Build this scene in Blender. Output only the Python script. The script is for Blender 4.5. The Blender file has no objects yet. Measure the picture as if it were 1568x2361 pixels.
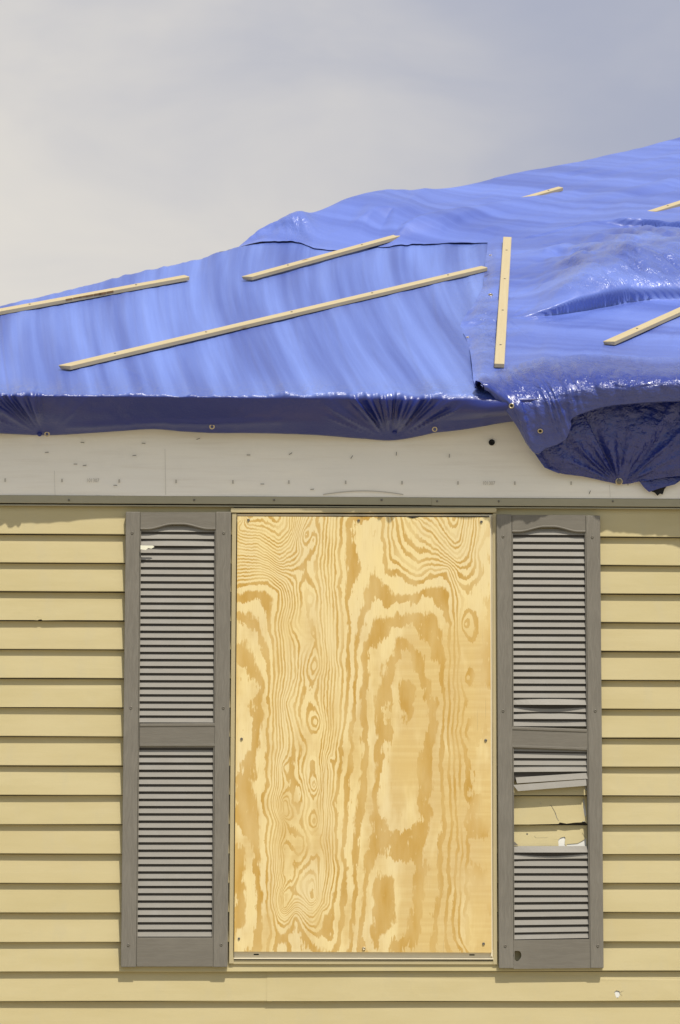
import bpy, bmesh, math, random
import numpy as np
from mathutils import Vector, Matrix
from mathutils.geometry import delaunay_2d_cdt
random.seed(7)
scene = bpy.context.scene
COL = scene.collection
R = math.radians

# ------------------------------------------------------------------ camera
F_PX = 5892.0                      # focal length in units of a 1568 x 2361 picture
YAW, PITCH, ROLL = R(2.04), R(5.60), R(0.1)
CAM = np.array([0.0, -9.0, 1.6])
FW = np.array([math.sin(YAW)*math.cos(PITCH), math.cos(YAW)*math.cos(PITCH), math.sin(PITCH)])
_r = np.array([math.cos(YAW), -math.sin(YAW), 0.0]); _u = np.cross(_r, FW)
RT = _r*math.cos(ROLL)+_u*math.sin(ROLL); UP = _u*math.cos(ROLL)-_r*math.sin(ROLL)
cd = bpy.data.cameras.new('camera'); cam = bpy.data.objects.new('camera', cd); COL.objects.link(cam)
cam.matrix_world = Matrix(((RT[0], UP[0], -FW[0], CAM[0]), (RT[1], UP[1], -FW[1], CAM[1]), (RT[2], UP[2], -FW[2], CAM[2]), (0, 0, 0, 1)))
cd.sensor_fit = 'VERTICAL'; cd.sensor_height = 36.0; cd.lens = 36.0*F_PX/2361.0
cd.clip_start = 0.1; cd.clip_end = 2000
scene.camera = cam

# ------------------------------------------------------------------ sun, sky, exposure
SUN = Vector((0.36, -1.0, 1.8)).normalized()          # towards the sun
EL = math.asin(SUN.z); AZ = math.atan2(SUN.x, SUN.y)
ld = bpy.data.lights.new('sun', 'SUN'); ld.energy = 3.75; ld.angle = R(0.6); ld.color = (1.0, 0.95, 0.86)
lo = bpy.data.objects.new('sun', ld); COL.objects.link(lo)
lo.rotation_euler = SUN.to_track_quat('Z', 'Y').to_euler(); lo.location = (3, -8, 14)
world = bpy.data.worlds.new('World'); scene.world = world; world.use_nodes = True
scene.view_settings.view_transform = 'Standard'; scene.view_settings.look = 'None'
scene.view_settings.exposure = 0.0; scene.view_settings.gamma = 1.0; scene.view_settings.use_curve_mapping = False
scene.render.engine = 'CYCLES'

class NT:
    """small expression helper over a node tree"""
    def __init__(s, nt): s.nt = nt; s.n = nt.nodes; s.l = nt.links
    def new(s, t, **kw):
        n = s.n.new(t)
        for k, v in kw.items(): setattr(n, k, v)
        return n
    def put(s, sock, v):
        if hasattr(v, 'is_output'): s.l.new(v, sock)
        elif v is not None: sock.default_value = v
    def m(s, op, a, b=None, c=None, clamp=False):
        n = s.new('ShaderNodeMath', operation=op, use_clamp=clamp)
        s.put(n.inputs[0], a)
        if b is not None: s.put(n.inputs[1], b)
        if c is not None: s.put(n.inputs[2], c)
        return n.outputs[0]
    def mix(s, f, a, b, mode='MIX'):
        n = s.new('ShaderNodeMix', data_type='RGBA', blend_type=mode, clamp_factor=True)
        s.put(n.inputs[0], f); s.put(n.inputs[6], a); s.put(n.inputs[7], b); return n.outputs[2]
    def noise(s, vec, scale, detail=3, rough=.55, dist=0.0, dim='3D'):
        n = s.new('ShaderNodeTexNoise', noise_dimensions=dim)
        s.put(n.inputs['Vector'], vec); n.inputs['Scale'].default_value = scale
        n.inputs['Detail'].default_value = detail; n.inputs['Roughness'].default_value = rough
        n.inputs['Distortion'].default_value = dist; return n.outputs['Fac']
    def mapv(s, vec, scale=(1, 1, 1), loc=(0, 0, 0), rot=(0, 0, 0)):
        n = s.new('ShaderNodeMapping'); s.put(n.inputs['Vector'], vec)
        n.inputs['Scale'].default_value = scale; n.inputs['Location'].default_value = loc; n.inputs['Rotation'].default_value = rot
        return n.outputs[0]
    def step(s, v, a, b):
        n = s.new('ShaderNodeMapRange', interpolation_type='SMOOTHSTEP'); s.put(n.inputs[0], v)
        n.inputs[1].default_value = a; n.inputs[2].default_value = b; return n.outputs[0]
    def bump(s, h, strength=.3, dist=.001, normal=None):
        n = s.new('ShaderNodeBump'); s.put(n.inputs['Strength'], strength); n.inputs['Distance'].default_value = dist
        s.put(n.inputs['Height'], h)
        if normal is not None: s.l.new(normal, n.inputs['Normal'])
        return n.outputs[0]

W = NT(world.node_tree); W.n.clear()
tc = W.new('ShaderNodeTexCoord').outputs['Generated']
sky = W.new('ShaderNodeTexSky', sky_type='NISHITA', sun_disc=False)
sky.sun_elevation = EL; sky.sun_rotation = AZ; sky.air_density = 1.2; sky.dust_density = 2.0
sx = W.new('ShaderNodeSeparateXYZ'); W.l.new(tc, sx.inputs[0])
ns1 = W.noise(W.mapv(tc, (2.2, 2.2, 3.4), (3.1, 0.4, 1.7)), 2.2, 5, .5, .4)
ns2 = W.noise(W.mapv(tc, (6, 6, 13), (0.7, 2.2, 5.1)), 1.6, 4, .55, .3)
ns3 = W.noise(W.mapv(tc, (1, 1, 3), (8.1, 2.4, 0.3)), 1.5, 4, .5)
t = W.m('ADD', W.m('MULTIPLY', sx.outputs[0], 2.2), W.m('MULTIPLY', sx.outputs[2], .75))
t = W.m('ADD', t, W.m('MULTIPLY', W.m('SUBTRACT', ns1, .5), .55))
t = W.m('ADD', t, W.m('MULTIPLY', W.m('SUBTRACT', ns2, .5), .5))
t = W.step(t, -.40, .66)
cloud = W.mix(t, (7.85, 7.45, 6.75, 1), (4.0, 4.3, 5.4, 1))
cover = W.step(W.m('ADD', ns3, W.m('MULTIPLY', sx.outputs[1], .35)), .42, .60)      # clear sky around the sun, cloud opposite
skyc = W.mix(cover, sky.outputs[0], cloud)
bg = W.new('ShaderNodeBackground'); W.l.new(skyc, bg.inputs[0]); bg.inputs[1].default_value = 0.1
wo = W.new('ShaderNodeOutputWorld'); W.l.new(bg.outputs[0], wo.inputs[0])

# ------------------------------------------------------------------ picture <-> place
def ray(px, py):
    px = np.asarray(px, float); py = np.asarray(py, float)
    return FW + RT*((px-784)/F_PX)[..., None] - UP*((py-1180.5)/F_PX)[..., None]
def unp(px, py, Y):
    """point on the plane y=Y (parallel to the wall) that the picture shows at px,py"""
    d = ray(px, py); t = (np.asarray(Y, float)-CAM[1])/d[..., 1]
    return CAM + d*t[..., None]
YE, ZE, TR, XC = -0.239, 2.8663, 0.4625, -2.05          # eave line, roof slope, hip corner
def on_roof(px, py):
    d = ray(px, py); t = (ZE + TR*(CAM[1]-YE) - CAM[2])/(d[..., 2]-TR*d[..., 1])
    return CAM + d*t[..., None]
def to_px(P):
    d = P-CAM; z = d@FW
    return 784+F_PX*(d@RT)/z, 1180.5-F_PX*(d@UP)/z
def roofz(X, Y, k=0.02):
    a = ZE+TR*(Y-YE); b = ZE+TR*(X-XC)
    h = np.clip(.5+.5*(b-a)/k, 0, 1)
    return b*(1-h)+a*h-k*h*(1-h)
S = 1/650.0                                             # metres per picture unit at the wall

# ------------------------------------------------------------------ noise for geometry
_tab = np.random.default_rng(5).random((8, 257, 257))
def vn(x, y, k=0):
    x = np.mod(x, 255); y = np.mod(y, 255); xi = x.astype(int); yi = y.astype(int)
    fx = x-xi; fy = y-yi; fx = fx*fx*fx*(fx*(fx*6-15)+10); fy = fy*fy*fy*(fy*(fy*6-15)+10); r = _tab[k]
    a = r[yi, xi]*(1-fx)+r[yi, xi+1]*fx; b = r[yi+1, xi]*(1-fx)+r[yi+1, xi+1]*fx
    return (a*(1-fy)+b*fy)*2-1
def ridge(x, y, k=0): return 1-np.abs(vn(x, y, k))*2
def sstep(v, a, b):
    t = np.clip((v-a)/(b-a), 0, 1); return t*t*(3-2*t)
def crumple(x, y, k=0):
    """sharp creased relief"""
    w = 0; a = 1
    for i in range(3):
        c, s = math.cos(i*1.3+k), math.sin(i*1.3+k)
        u = (x*c-y*s)*(1.9**i)+i*7.3; v = (x*s+y*c)*(1.9**i)+k*3.1
        w = w+a*np.abs(vn(u+.6*vn(v*.7, u*.7, (k+3) % 8), v, (k+i) % 8)); a *= .5
    return w-.5

# ------------------------------------------------------------------ object helpers
def link(name, me, mat=None, parent=None, label=None, kind=None):
    o = bpy.data.objects.new(name, me); COL.objects.link(o)
    if mat: me.materials.append(mat)
    if parent: o.parent = parent; o.matrix_parent_inverse = Matrix.Translation(-Vector(parent.location))
    if label: o['label'] = label
    if kind: o['kind'] = kind
    return o
def thing(name, label, cat, loc=(0, 0, 0), group=None):
    o = bpy.data.objects.new(name, None); COL.objects.link(o); o.location = loc
    o.empty_display_size = .1
    o['label'] = label; o['category'] = cat
    if group: o['group'] = group
    return o
def mesh(verts, faces, smooth=False):
    me = bpy.data.meshes.new('m'); me.from_pydata([tuple(map(float, v)) for v in verts], [], faces); me.update()
    if smooth: me.polygons.foreach_set('use_smooth', [True]*len(me.polygons))
    return me
def grid_faces(nu, nv, off=0):
    return [(off+j*nu+i, off+j*nu+i+1, off+(j+1)*nu+i+1, off+(j+1)*nu+i) for j in range(nv-1) for i in range(nu-1)]
def bevel(me, w, seg=2):
    bm = bmesh.new(); bm.from_mesh(me)
    bmesh.ops.recalc_face_normals(bm, faces=bm.faces)
    es = [e for e in bm.edges if len(e.link_faces) == 2 and e.calc_face_angle(0) > .5]
    bmesh.ops.bevel(bm, geom=es, offset=w, segments=seg, affect='EDGES', profile=.5, clamp_overlap=True)
    bm.to_mesh(me); bm.free(); return me
def prism_xz(poly, yf, yb, bev=0.0, seg=1):
    """outline (x,z) list given depth from yf (front) to yb"""
    n = len(poly)
    v = [(x, yf, z) for x, z in poly]+[(x, yb, z) for x, z in poly]
    f = [tuple(range(n)), tuple(range(2*n-1, n-1, -1))]+[(i, (i+1) % n, n+(i+1) % n, n+i) for i in range(n)]
    me = mesh(v, f)
    bm = bmesh.new(); bm.from_mesh(me); bmesh.ops.recalc_face_normals(bm, faces=bm.faces); bm.to_mesh(me); bm.free()
    if bev: bevel(me, bev, seg)
    return me
def P2(px, py, Y=-.02):
    p = unp(px, py, Y); return (float(p[0]), float(p[2]))
def prism_px(poly, yf, yb, bev=0.0, Y=None, seg=1):
    return prism_xz([P2(x, y, yf if Y is None else Y) for x, y in poly], yf, yb, bev, seg)
def bar(a, b, w, h, up, bev=.001, cut=0.0):
    """board from a to b, top face centre line through a,b; w wide, h thick along -up"""
    a = Vector(a); b = Vector(b); d = (b-a).normalized(); up = (Vector(up)-d*Vector(up).dot(d)).normalized(); s = d.cross(up)
    v = []
    for p in (a, b):
        for q, r in ((-1, 0), (1, 0), (1, -1), (-1, -1)): v.append(p+s*(q*w/2)+up*(r*h))
    v[0] = v[0]-d*cut; v[3] = v[3]-d*cut*.6
    me = mesh(v, [(0, 1, 2, 3), (7, 6, 5, 4), (0, 4, 5, 1), (1, 5, 6, 2), (2, 6, 7, 3), (3, 7, 4, 0)])
    return bevel(me, bev, 1)
def lathe(profile, n=16):
    """profile (r,y) spun about the y axis"""
    v = [(r*math.cos(2*math.pi*i/n), y, r*math.sin(2*math.pi*i/n)) for r, y in profile for i in range(n)]
    f = [(j*n+i, j*n+(i+1) % n, (j+1)*n+(i+1) % n, (j+1)*n+i) for j in range(len(profile)-1) for i in range(n)]
    return mesh(v, f, True)
def in_poly(x, y, poly):
    c = False; n = len(poly); j = n-1
    for i in range(n):
        xi, yi = poly[i]; xj, yj = poly[j]
        if (yi > y) != (yj > y) and x < (xj-xi)*(y-yi)/(yj-yi+1e-12)+xi: c = not c
        j = i
    return c
def sheet_with_holes(outline, holes, extra=()):
    vs = [Vector(p) for p in outline]; fs = [list(range(len(outline)))]
    for h in holes:
        k = len(vs); vs += [Vector(p) for p in h]; fs.append(list(range(k, k+len(h))))
    vs += [Vector(p) for p in extra]
    r = delaunay_2d_cdt(vs, [], fs, 0, 1e-6)
    V, Fc = r[0], r[2]; out = []
    for f in Fc:
        cx = sum(V[i].x for i in f)/len(f); cy = sum(V[i].y for i in f)/len(f)
        if in_poly(cx, cy, outline) and not any(in_poly(cx, cy, h) for h in holes): out.append(tuple(f))
    return [(v.x, v.y) for v in V], out

# ------------------------------------------------------------------ materials
def mat(name, base, rough=.6, spec=.4):
    m = bpy.data.materials.new(name); m.use_nodes = True; T = NT(m.node_tree)
    b = T.n['Principled BSDF']; b.inputs['Base Color'].default_value = (*base, 1); b.inputs['Roughness'].default_value = rough
    b.inputs['Specular IOR Level'].default_value = spec
    T.b = b; T.obj = T.new('ShaderNodeTexCoord').outputs['Object']; T.geo = T.new('ShaderNodeNewGeometry').outputs['Position']
    return m, T
def seed_of(T):
    return T.new('ShaderNodeObjectInfo').outputs['Random']

def vinyl():
    m, T = mat('tan_vinyl', (.55, .44, .2), .5, .35)
    p = T.geo
    g = T.noise(T.mapv(p, (2, 2, 220)), 1.0, 3, .6)
    g2 = T.noise(T.mapv(p, (1.2, 1.2, 5)), 1.5, 4, .6)
    c = T.mix(T.step(g2, .3, .7), (.495, .412, .203, 1), (.54, .457, .243, 1))
    r = seed_of(T)
    c = T.mix(T.m('MULTIPLY', r, .22), c, (.515, .413, .21, 1))
    g3 = T.noise(T.mapv(p, (9, 9, 3)), 1.3, 5, .65)                      # chalky rain streaks
    c = T.mix(T.m('MULTIPLY', T.step(g3, .5, .75), .4), c, (.48, .415, .245, 1))
    T.put(T.b.inputs['Base Color'], c)
    h = T.m('ADD', T.m('MULTIPLY', T.noise(T.mapv(p, (7, 7, 260)), 1, 2, .5), .5), T.noise(T.mapv(p, (3, 3, 18)), 1, 3))
    T.put(T.b.inputs['Normal'], T.bump(h, .18, .002))
    T.put(T.b.inputs['Roughness'], T.m('ADD', .42, T.m('MULTIPLY', g, .2)))
    return m
def shutter_mat(name, c1, c2, vertical=True, relief=.35):
    m, T = mat(name, c1, .62, .3)
    sc = (160, 160, 9) if vertical else (9, 160, 160)
    w = T.noise(T.geo, 14, 2); wv = T.new('ShaderNodeVectorMath', operation='ADD')
    T.l.new(T.geo, wv.inputs[0]); cb = T.new('ShaderNodeCombineXYZ'); T.put(cb.inputs[0 if vertical else 2], T.m('MULTIPLY', w, .03)); T.l.new(cb.outputs[0], wv.inputs[1])
    g = T.noise(T.mapv(wv.outputs[0], sc), 1.6, 3, .6)
    big = T.noise(T.geo, 6, 4, .6)
    c = T.mix(T.step(g, .35, .7), (*c1, 1), (*c2, 1))
    c = T.mix(T.m('MULTIPLY', T.step(big, .45, .75), .35), c, tuple(x*1.18 for x in c2)+(1,))
    T.put(T.b.inputs['Base Color'], c)
    T.put(T.b.inputs['Normal'], T.bump(g, relief, .0015))
    return m
def slat_mat():
    m, T = mat('pale_slat', (.36, .32, .265), .55, .35)  # slats a paler tone than the stiles and rails
    g = T.noise(T.mapv(T.geo, (14, 100, 90)), 1.3, 3); big = T.noise(T.geo, 9, 4, .65)
    c = T.mix(g, (.245, .23, .195, 1), (.295, .27, .225, 1))
    c = T.mix(T.m('MULTIPLY', T.step(big, .5, .75), .35), c, (.325, .31, .28, 1))
    T.put(T.b.inputs['Base Color'], c); T.put(T.b.inputs['Normal'], T.bump(g, .15, .001)); return m
def tarp_mat(name, base, lit_dust, rough=.36, streak=1.0, wr=(5, 24, 1)):
    m, T = mat(name, base, rough, .5)
    at = T.new('ShaderNodeAttribute', attribute_name='crease').outputs['Fac']
    uv = T.new('ShaderNodeAttribute', attribute_name='cloth').outputs['Vector']      # cloth coordinates in metres
    # dust streaks; sunlit paleness painted on the slope, shade tone where it hangs
    lit_tone = T.new('ShaderNodeAttribute', attribute_name='lit_tone').outputs['Fac']
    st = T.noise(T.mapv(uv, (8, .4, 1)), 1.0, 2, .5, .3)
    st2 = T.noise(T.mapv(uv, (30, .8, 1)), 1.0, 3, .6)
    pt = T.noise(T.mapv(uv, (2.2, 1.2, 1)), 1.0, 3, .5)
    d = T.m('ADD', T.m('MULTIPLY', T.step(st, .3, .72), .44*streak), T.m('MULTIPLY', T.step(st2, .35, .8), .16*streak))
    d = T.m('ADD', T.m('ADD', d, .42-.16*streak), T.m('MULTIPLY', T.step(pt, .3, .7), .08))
    d = T.m('MULTIPLY', d, lit_tone, None, True)
    c = T.mix(d, (*base, 1), (*lit_dust, 1))
    T.put(T.b.inputs['Base Color'], c)
    # woven tape, long soft folds and sharp creases
    wv = T.noise(T.mapv(uv, (420, 60, 1)), 1, 2); wv2 = T.noise(T.mapv(uv, (60, 420, 1)), 1, 2)
    n0 = T.bump(T.m('ADD', wv, wv2), .22, .0006)
    soft = T.noise(T.mapv(uv, (26, 7, 1)), 1, 4, .55, .3)
    n1 = T.bump(soft, .35, .004, n0)
    dv = T.new('ShaderNodeTexNoise'); T.put(dv.inputs['Vector'], T.mapv(uv, (14, 14, 1))); dv.inputs['Detail'].default_value = 3
    va = T.new('ShaderNodeVectorMath', operation='MULTIPLY_ADD'); T.l.new(dv.outputs['Color'], va.inputs[0]); va.inputs[1].default_value = (.07, .07, 0); T.l.new(uv, va.inputs[2])
    vo = T.new('ShaderNodeTexVoronoi', feature='DISTANCE_TO_EDGE'); T.put(vo.inputs['Vector'], T.mapv(va.outputs[0], (19, 12, 1))); vo.inputs['Scale'].default_value = 1
    vo2 = T.new('ShaderNodeTexVoronoi', feature='F1'); T.put(vo2.inputs['Vector'], T.mapv(va.outputs[0], (55, 40, 1))); vo2.inputs['Scale'].default_value = 1
    wl = T.m('ABSOLUTE', T.m('SUBTRACT', T.noise(T.mapv(va.outputs[0], wr, (0, 0, 0), (0, 0, .25)), 1, 2, .5), .5)); wl = T.m('MULTIPLY', wl, 5)
    cr = T.m('ADD', T.m('POWER', T.m('MINIMUM', T.m('MULTIPLY', vo.outputs['Distance'], 4), 1), .6), T.m('MULTIPLY', wl, .8))
    n2 = T.bump(cr, T.m('MULTIPLY', at, .62), .0075, n1)
    T.put(T.b.inputs['Coat Weight'], T.m('ADD', .2, T.m('MULTIPLY', at, 1.1), None, True)); T.b.inputs['Coat Roughness'].default_value = .2; T.put(T.b.inputs['Coat Normal'], n2)
    T.put(T.b.inputs['Normal'], n2)
    T.put(T.b.inputs['Roughness'], T.m('SUBTRACT', T.m('ADD', rough+.06, T.m('MULTIPLY', d, .25)), T.m('MULTIPLY', at, .2)))
    return m
def lumber():
    m, T = mat('pine_lumber', (.66, .5, .25), .65, .25)
    uv = T.new('ShaderNodeAttribute', attribute_name='cloth').outputs['Vector']
    g = T.noise(T.mapv(uv, (3, 90, 90)), 1.0, 4, .6, .4)
    k = T.new('ShaderNodeTexVoronoi', feature='F1'); T.put(k.inputs['Vector'], T.mapv(uv, (4.2, 22, 8))); k.inputs['Scale'].default_value = 1
    c = T.mix(g, (.57, .49, .305, 1), (.47, .365, .195, 1))
    c = T.mix(T.step(k.outputs['Distance'], .13, .05), c, (.22, .10, .035, 1))
    gr = T.noise(T.mapv(uv, (9, 30, 30)), 1.0, 4, .65)
    c = T.mix(T.m('MULTIPLY', T.step(gr, .5, .75), .4), c, (.50, .42, .27, 1))
    T.put(T.b.inputs['Base Color'], c); T.put(T.b.inputs['Normal'], T.bump(g, .3, .001)); return m
def plywood():
    m, T = mat('pine_plywood', (.72, .56, .28), .62, .22)
    phi = T.new('ShaderNodeAttribute', attribute_name='ring').outputs['Fac']
    q = T.new('ShaderNodeAttribute', attribute_name='grain').outputs['Vector']     # board coordinates, 1 = 1000 units
    def cn(scale, det=2, loc=(0, 0, 0), rough=.5):
        return T.m('SUBTRACT', T.noise(T.mapv(q, scale, loc), 1, det, rough), .5)
    dense = T.m('MAXIMUM', T.m('SUBTRACT', phi, 3.2), 0)
    f = T.m('ADD', T.m('ADD', phi, T.m('MULTIPLY', dense, .22)), T.m('MULTIPLY', cn((22, 11, 1), 3), .85))
    f = T.m('ADD', f, T.m('MULTIPLY', cn((110, 12, 1), 3, (3, 1, 0)), .46))
    f = T.m('ADD', f, T.m('MULTIPLY', cn((9, 7, 1), 2, (1, 6, 0)), .35))
    f = T.m('ADD', f, T.m('MULTIPLY', cn((260, 45, 1), 3, (5, 2, 0)), .22))
    f = T.m('ADD', f, T.m('MULTIPLY', T.m('MULTIPLY', T.m('MINIMUM', dense, 4), .22), cn((38, 9, 1), 3, (6, 6, 0), .6)))
    t = T.m('SUBTRACT', f, T.m('FLOOR', T.m('ADD', f, .5)))
    d = T.m('MULTIPLY', T.m('MULTIPLY', T.m('ADD', t, .24), 25, None, True), T.m('MULTIPLY', T.m('SUBTRACT', .30, t), 8, None, True))
    d = T.m('MULTIPLY', d, T.m('ADD', .78, cn((12, 3, 1), 3, (9, 0, 0))))
    cbr = T.new('ShaderNodeCombineXYZ'); T.put(cbr.inputs[0], T.m('MULTIPLY', T.m('FLOOR', T.m('ADD', f, .5)), 3.7)); sq = T.new('ShaderNodeSeparateXYZ'); T.l.new(q, sq.inputs[0]); T.put(cbr.inputs[1], T.m('MULTIPLY', sq.outputs[1], 2.2)); T.put(cbr.inputs[2], T.m('MULTIPLY', sq.outputs[0], 5))
    rv_ = T.noise(cbr.outputs[0], 1.0, 1)
    d = T.m('MULTIPLY', d, T.m('ADD', T.m('SUBTRACT', 1, T.m('MULTIPLY', T.step(dense, -.5, 1.5), .75)), T.m('MULTIPLY', T.m('MULTIPLY', T.step(dense, -.5, 1.5), 1.0), T.step(rv_, .3, .65)), None, True))
    sep = T.new('ShaderNodeSeparateXYZ'); T.l.new(q, sep.inputs[0])
    wu = T.m('MULTIPLY', T.step(sep.outputs[0], .72, 1.15), .55)
    wash = T.m('MULTIPLY', T.step(T.m('ADD', T.noise(T.mapv(q, (7, 2.4, 1), (4, 8, 0)), 1, 3, .6), T.m('MULTIPLY', wu, .40)), .42, .72), T.step(sep.outputs[1], .5, .85))
    hs = T.noise(T.mapv(q, (1.5, 40, 1), (2, 4, 0)), 1, 3, .6)
    wash = T.m('MULTIPLY', wash, T.m('ADD', .36, T.m('MULTIPLY', T.step(hs, .3, .65), .14)))
    d = T.m('MAXIMUM', d, wash)
    fine = T.noise(T.mapv(q, (300, 9, 1)), 1, 3, .6)
    light = T.mix(T.step(T.noise(T.mapv(q, (5, 1.8, 1), (7, 7, 0)), 1, 3), .35, .7), (.83, .67, .325, 1), (.79, .645, .345, 1))
    dark = T.mix(T.noise(T.mapv(q, (8, 3, 1), (2, 0, 0)), 1, 3), (.55, .31, .048, 1), (.51, .30, .06, 1))
    c = T.mix(d, light, dark)
    c = T.mix(T.m('MULTIPLY', T.step(fine, .45, .75), .32), c, (.62, .43, .17, 1))
    ck = T.m('MULTIPLY', T.step(T.noise(T.mapv(q, (90, 2.2, 1), (1, 3, 0)), 1, 3, .6), .66, .74), T.step(sep.outputs[0], 1.05, 1.25))   # weathered checks
    c = T.mix(T.m('MULTIPLY', ck, .45), c, (.30, .24, .13, 1))
    dk = T.step(sep.outputs[0], .10, .075)
    c = T.mix(T.m('MULTIPLY', dk, .35), c, (.68, .42, .08, 1))
    T.put(T.b.inputs['Base Color'], c); T.put(T.b.inputs['Normal'], T.bump(T.m('ADD', fine, T.m('MULTIPLY', d, .5)), .12, .0008)); return m
def wrap_mat():
    m, T = mat('white_membrane', (.72, .70, .64), .5, .3)
    a = T.noise(T.mapv(T.geo, (2.5, 2.5, 40)), 1.2, 5, .6); b = T.noise(T.geo, 5, 5, .6)
    c = T.mix(T.m('MULTIPLY', T.step(a, .45, .8), .2), (.93, .875, .76, 1), (.60, .50, .37, 1))
    c = T.mix(T.m('MULTIPLY', T.step(b, .5, .8), .2), c, (.70, .66, .58, 1))
    T.put(T.b.inputs['Base Color'], c); T.put(T.b.inputs['Normal'], T.bump(T.noise(T.mapv(T.geo, (4, 4, 22)), 1, 4), .25, .006)); return m
def plain(name, base, rough=.5, metal=0.0, spec=.4, var=.15, sc=20):
    m, T = mat(name, base, rough, spec); T.b.inputs['Metallic'].default_value = metal
    n = T.noise(T.geo, sc, 4, .6)
    T.put(T.b.inputs['Base Color'], T.mix(n, tuple(x*(1-var) for x in base)+(1,), tuple(min(1, x*(1+var)) for x in base)+(1,)))
    T.put(T.b.inputs['Normal'], T.bump(n, .1, .001)); return m
M = dict(vinyl=vinyl(),
         stile=shutter_mat('brown_grey_shutter', (.172, .155, .124), (.208, .189, .153)),
         rail=shutter_mat('brown_grey_rail', (.168, .151, .120), (.190, .172, .138), False, .15),
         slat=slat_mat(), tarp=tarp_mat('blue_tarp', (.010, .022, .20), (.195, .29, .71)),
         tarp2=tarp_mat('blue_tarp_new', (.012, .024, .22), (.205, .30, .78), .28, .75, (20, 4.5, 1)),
         wood=lumber(), ply=plywood(), wrap=wrap_mat(),
         ply_edge=plain('plywood_edge', (.62, .46, .25), .7), trim=plain('tan_trim', (.50, .42, .235), .45, var=.06),
         cream=plain('cream_frame', (.74, .66, .47), .4, var=.04), channel=plain('khaki_channel', (.36, .325, .215), .4, var=.08),
         screw=plain('screw_metal', (.20, .18, .145), .5, .6), brass=plain('brass_eyelet', (.62, .52, .33), .3, .8, var=.1),
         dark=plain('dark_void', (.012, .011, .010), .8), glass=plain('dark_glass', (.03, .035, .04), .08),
         ink=plain('grey_ink', (.52, .48, .40), .7), seam=plain('membrane_crease', (.62, .58, .50), .6), staple=plain('staple_metal', (.10, .09, .07), .4, .5),
         lap_shade=plain('lap_shade_dark', (.07, .06, .05), .9), gap_shade=plain('gap_shade_brown', (.045, .038, .030), .6), board=plain('white_sheathing', (.66, .64, .57), .6, var=.05), shard=plain('torn_cream', (.82, .80, .62), .5, var=.06),
         bark=plain('pine_bark', (.24, .14, .06), .9, var=.5, sc=60), shingle=plain('dark_shingle', (.06, .055, .05), .9, var=.3, sc=8), concrete=plain('foundation', (.33, .32, .30), .8, var=.15, sc=6),
         plank=plain('fascia_timber', (.30, .24, .16), .7))
def ground_mat():
    m, T = mat('dry_ground', (.30, .28, .2), .9, .2)
    a = T.noise(T.geo, .6, 6, .6); b = T.noise(T.geo, 9, 6, .7)
    c = T.mix(T.step(a, .35, .65), (.43, .375, .29, 1), (.34, .31, .215, 1)); c = T.mix(T.m('MULTIPLY', b, .5), c, (.44, .40, .33, 1))
    T.put(T.b.inputs['Base Color'], c); T.put(T.b.inputs['Normal'], T.bump(b, .5, .03)); return m

# ------------------------------------------------------------------ ground
g = link('ground', mesh([(-400, -400, 0), (400, -400, 0), (400, 400, 0), (-400, 400, 0)], [(0, 1, 2, 3)]), ground_mat(), kind='structure')

# ------------------------------------------------------------------ house
XL, XR = -1.80, 6.0                                     # house corners
house = thing('house', 'tan clapboard house with a white membrane band under its eave', 'house', (2.0, 0, 0))
link('foundation', prism_xz([(XL+.03, .0), (XR-.03, .0), (XR-.03, .42), (XL+.03, .42)], .03, 5.9), M['concrete'], house)
Z0, DZ = 2.3987, 0.10135
WX0, WX1 = P2(540, 1700, -.02)[0], P2(1141, 1700, -.02)[0]
# sheathing with an opening behind the board
WZT, WZB = P2(840, 1176)[1], P2(840, 2216)[1]
vv, ff = sheet_with_holes([(XL+.01, .42), (XR-.01, .42), (XR-.01, 2.9), (XL+.01, 2.9)], [[(WX0, WZB), (WX1, WZB), (WX1, WZT), (WX0, WZT)]])
link('wall_sheathing', mesh([(x, .004, z) for x, z in vv], ff), M['lap_shade'], house)  # sheathing coloured dark to paint the shadow line under each lap
link('side_wall', mesh([(XL, .0, .42), (XL, 6, .42), (XL, 6, 2.9), (XL, 0, 2.9)], [(0, 1, 2, 3)]), M['vinyl'], house)
link('side_wall', mesh([(XR, .0, .42), (XR, 6, .42), (XR, 6, 2.9), (XR, 0, 2.9)], [(3, 2, 1, 0)]), M['vinyl'], house)
link('rear_wall', mesh([(XL, 6, .42), (XR, 6, .42), (XR, 6, 2.9), (XL, 6, 2.9)], [(0, 1, 2, 3)]), M['vinyl'], house)

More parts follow.
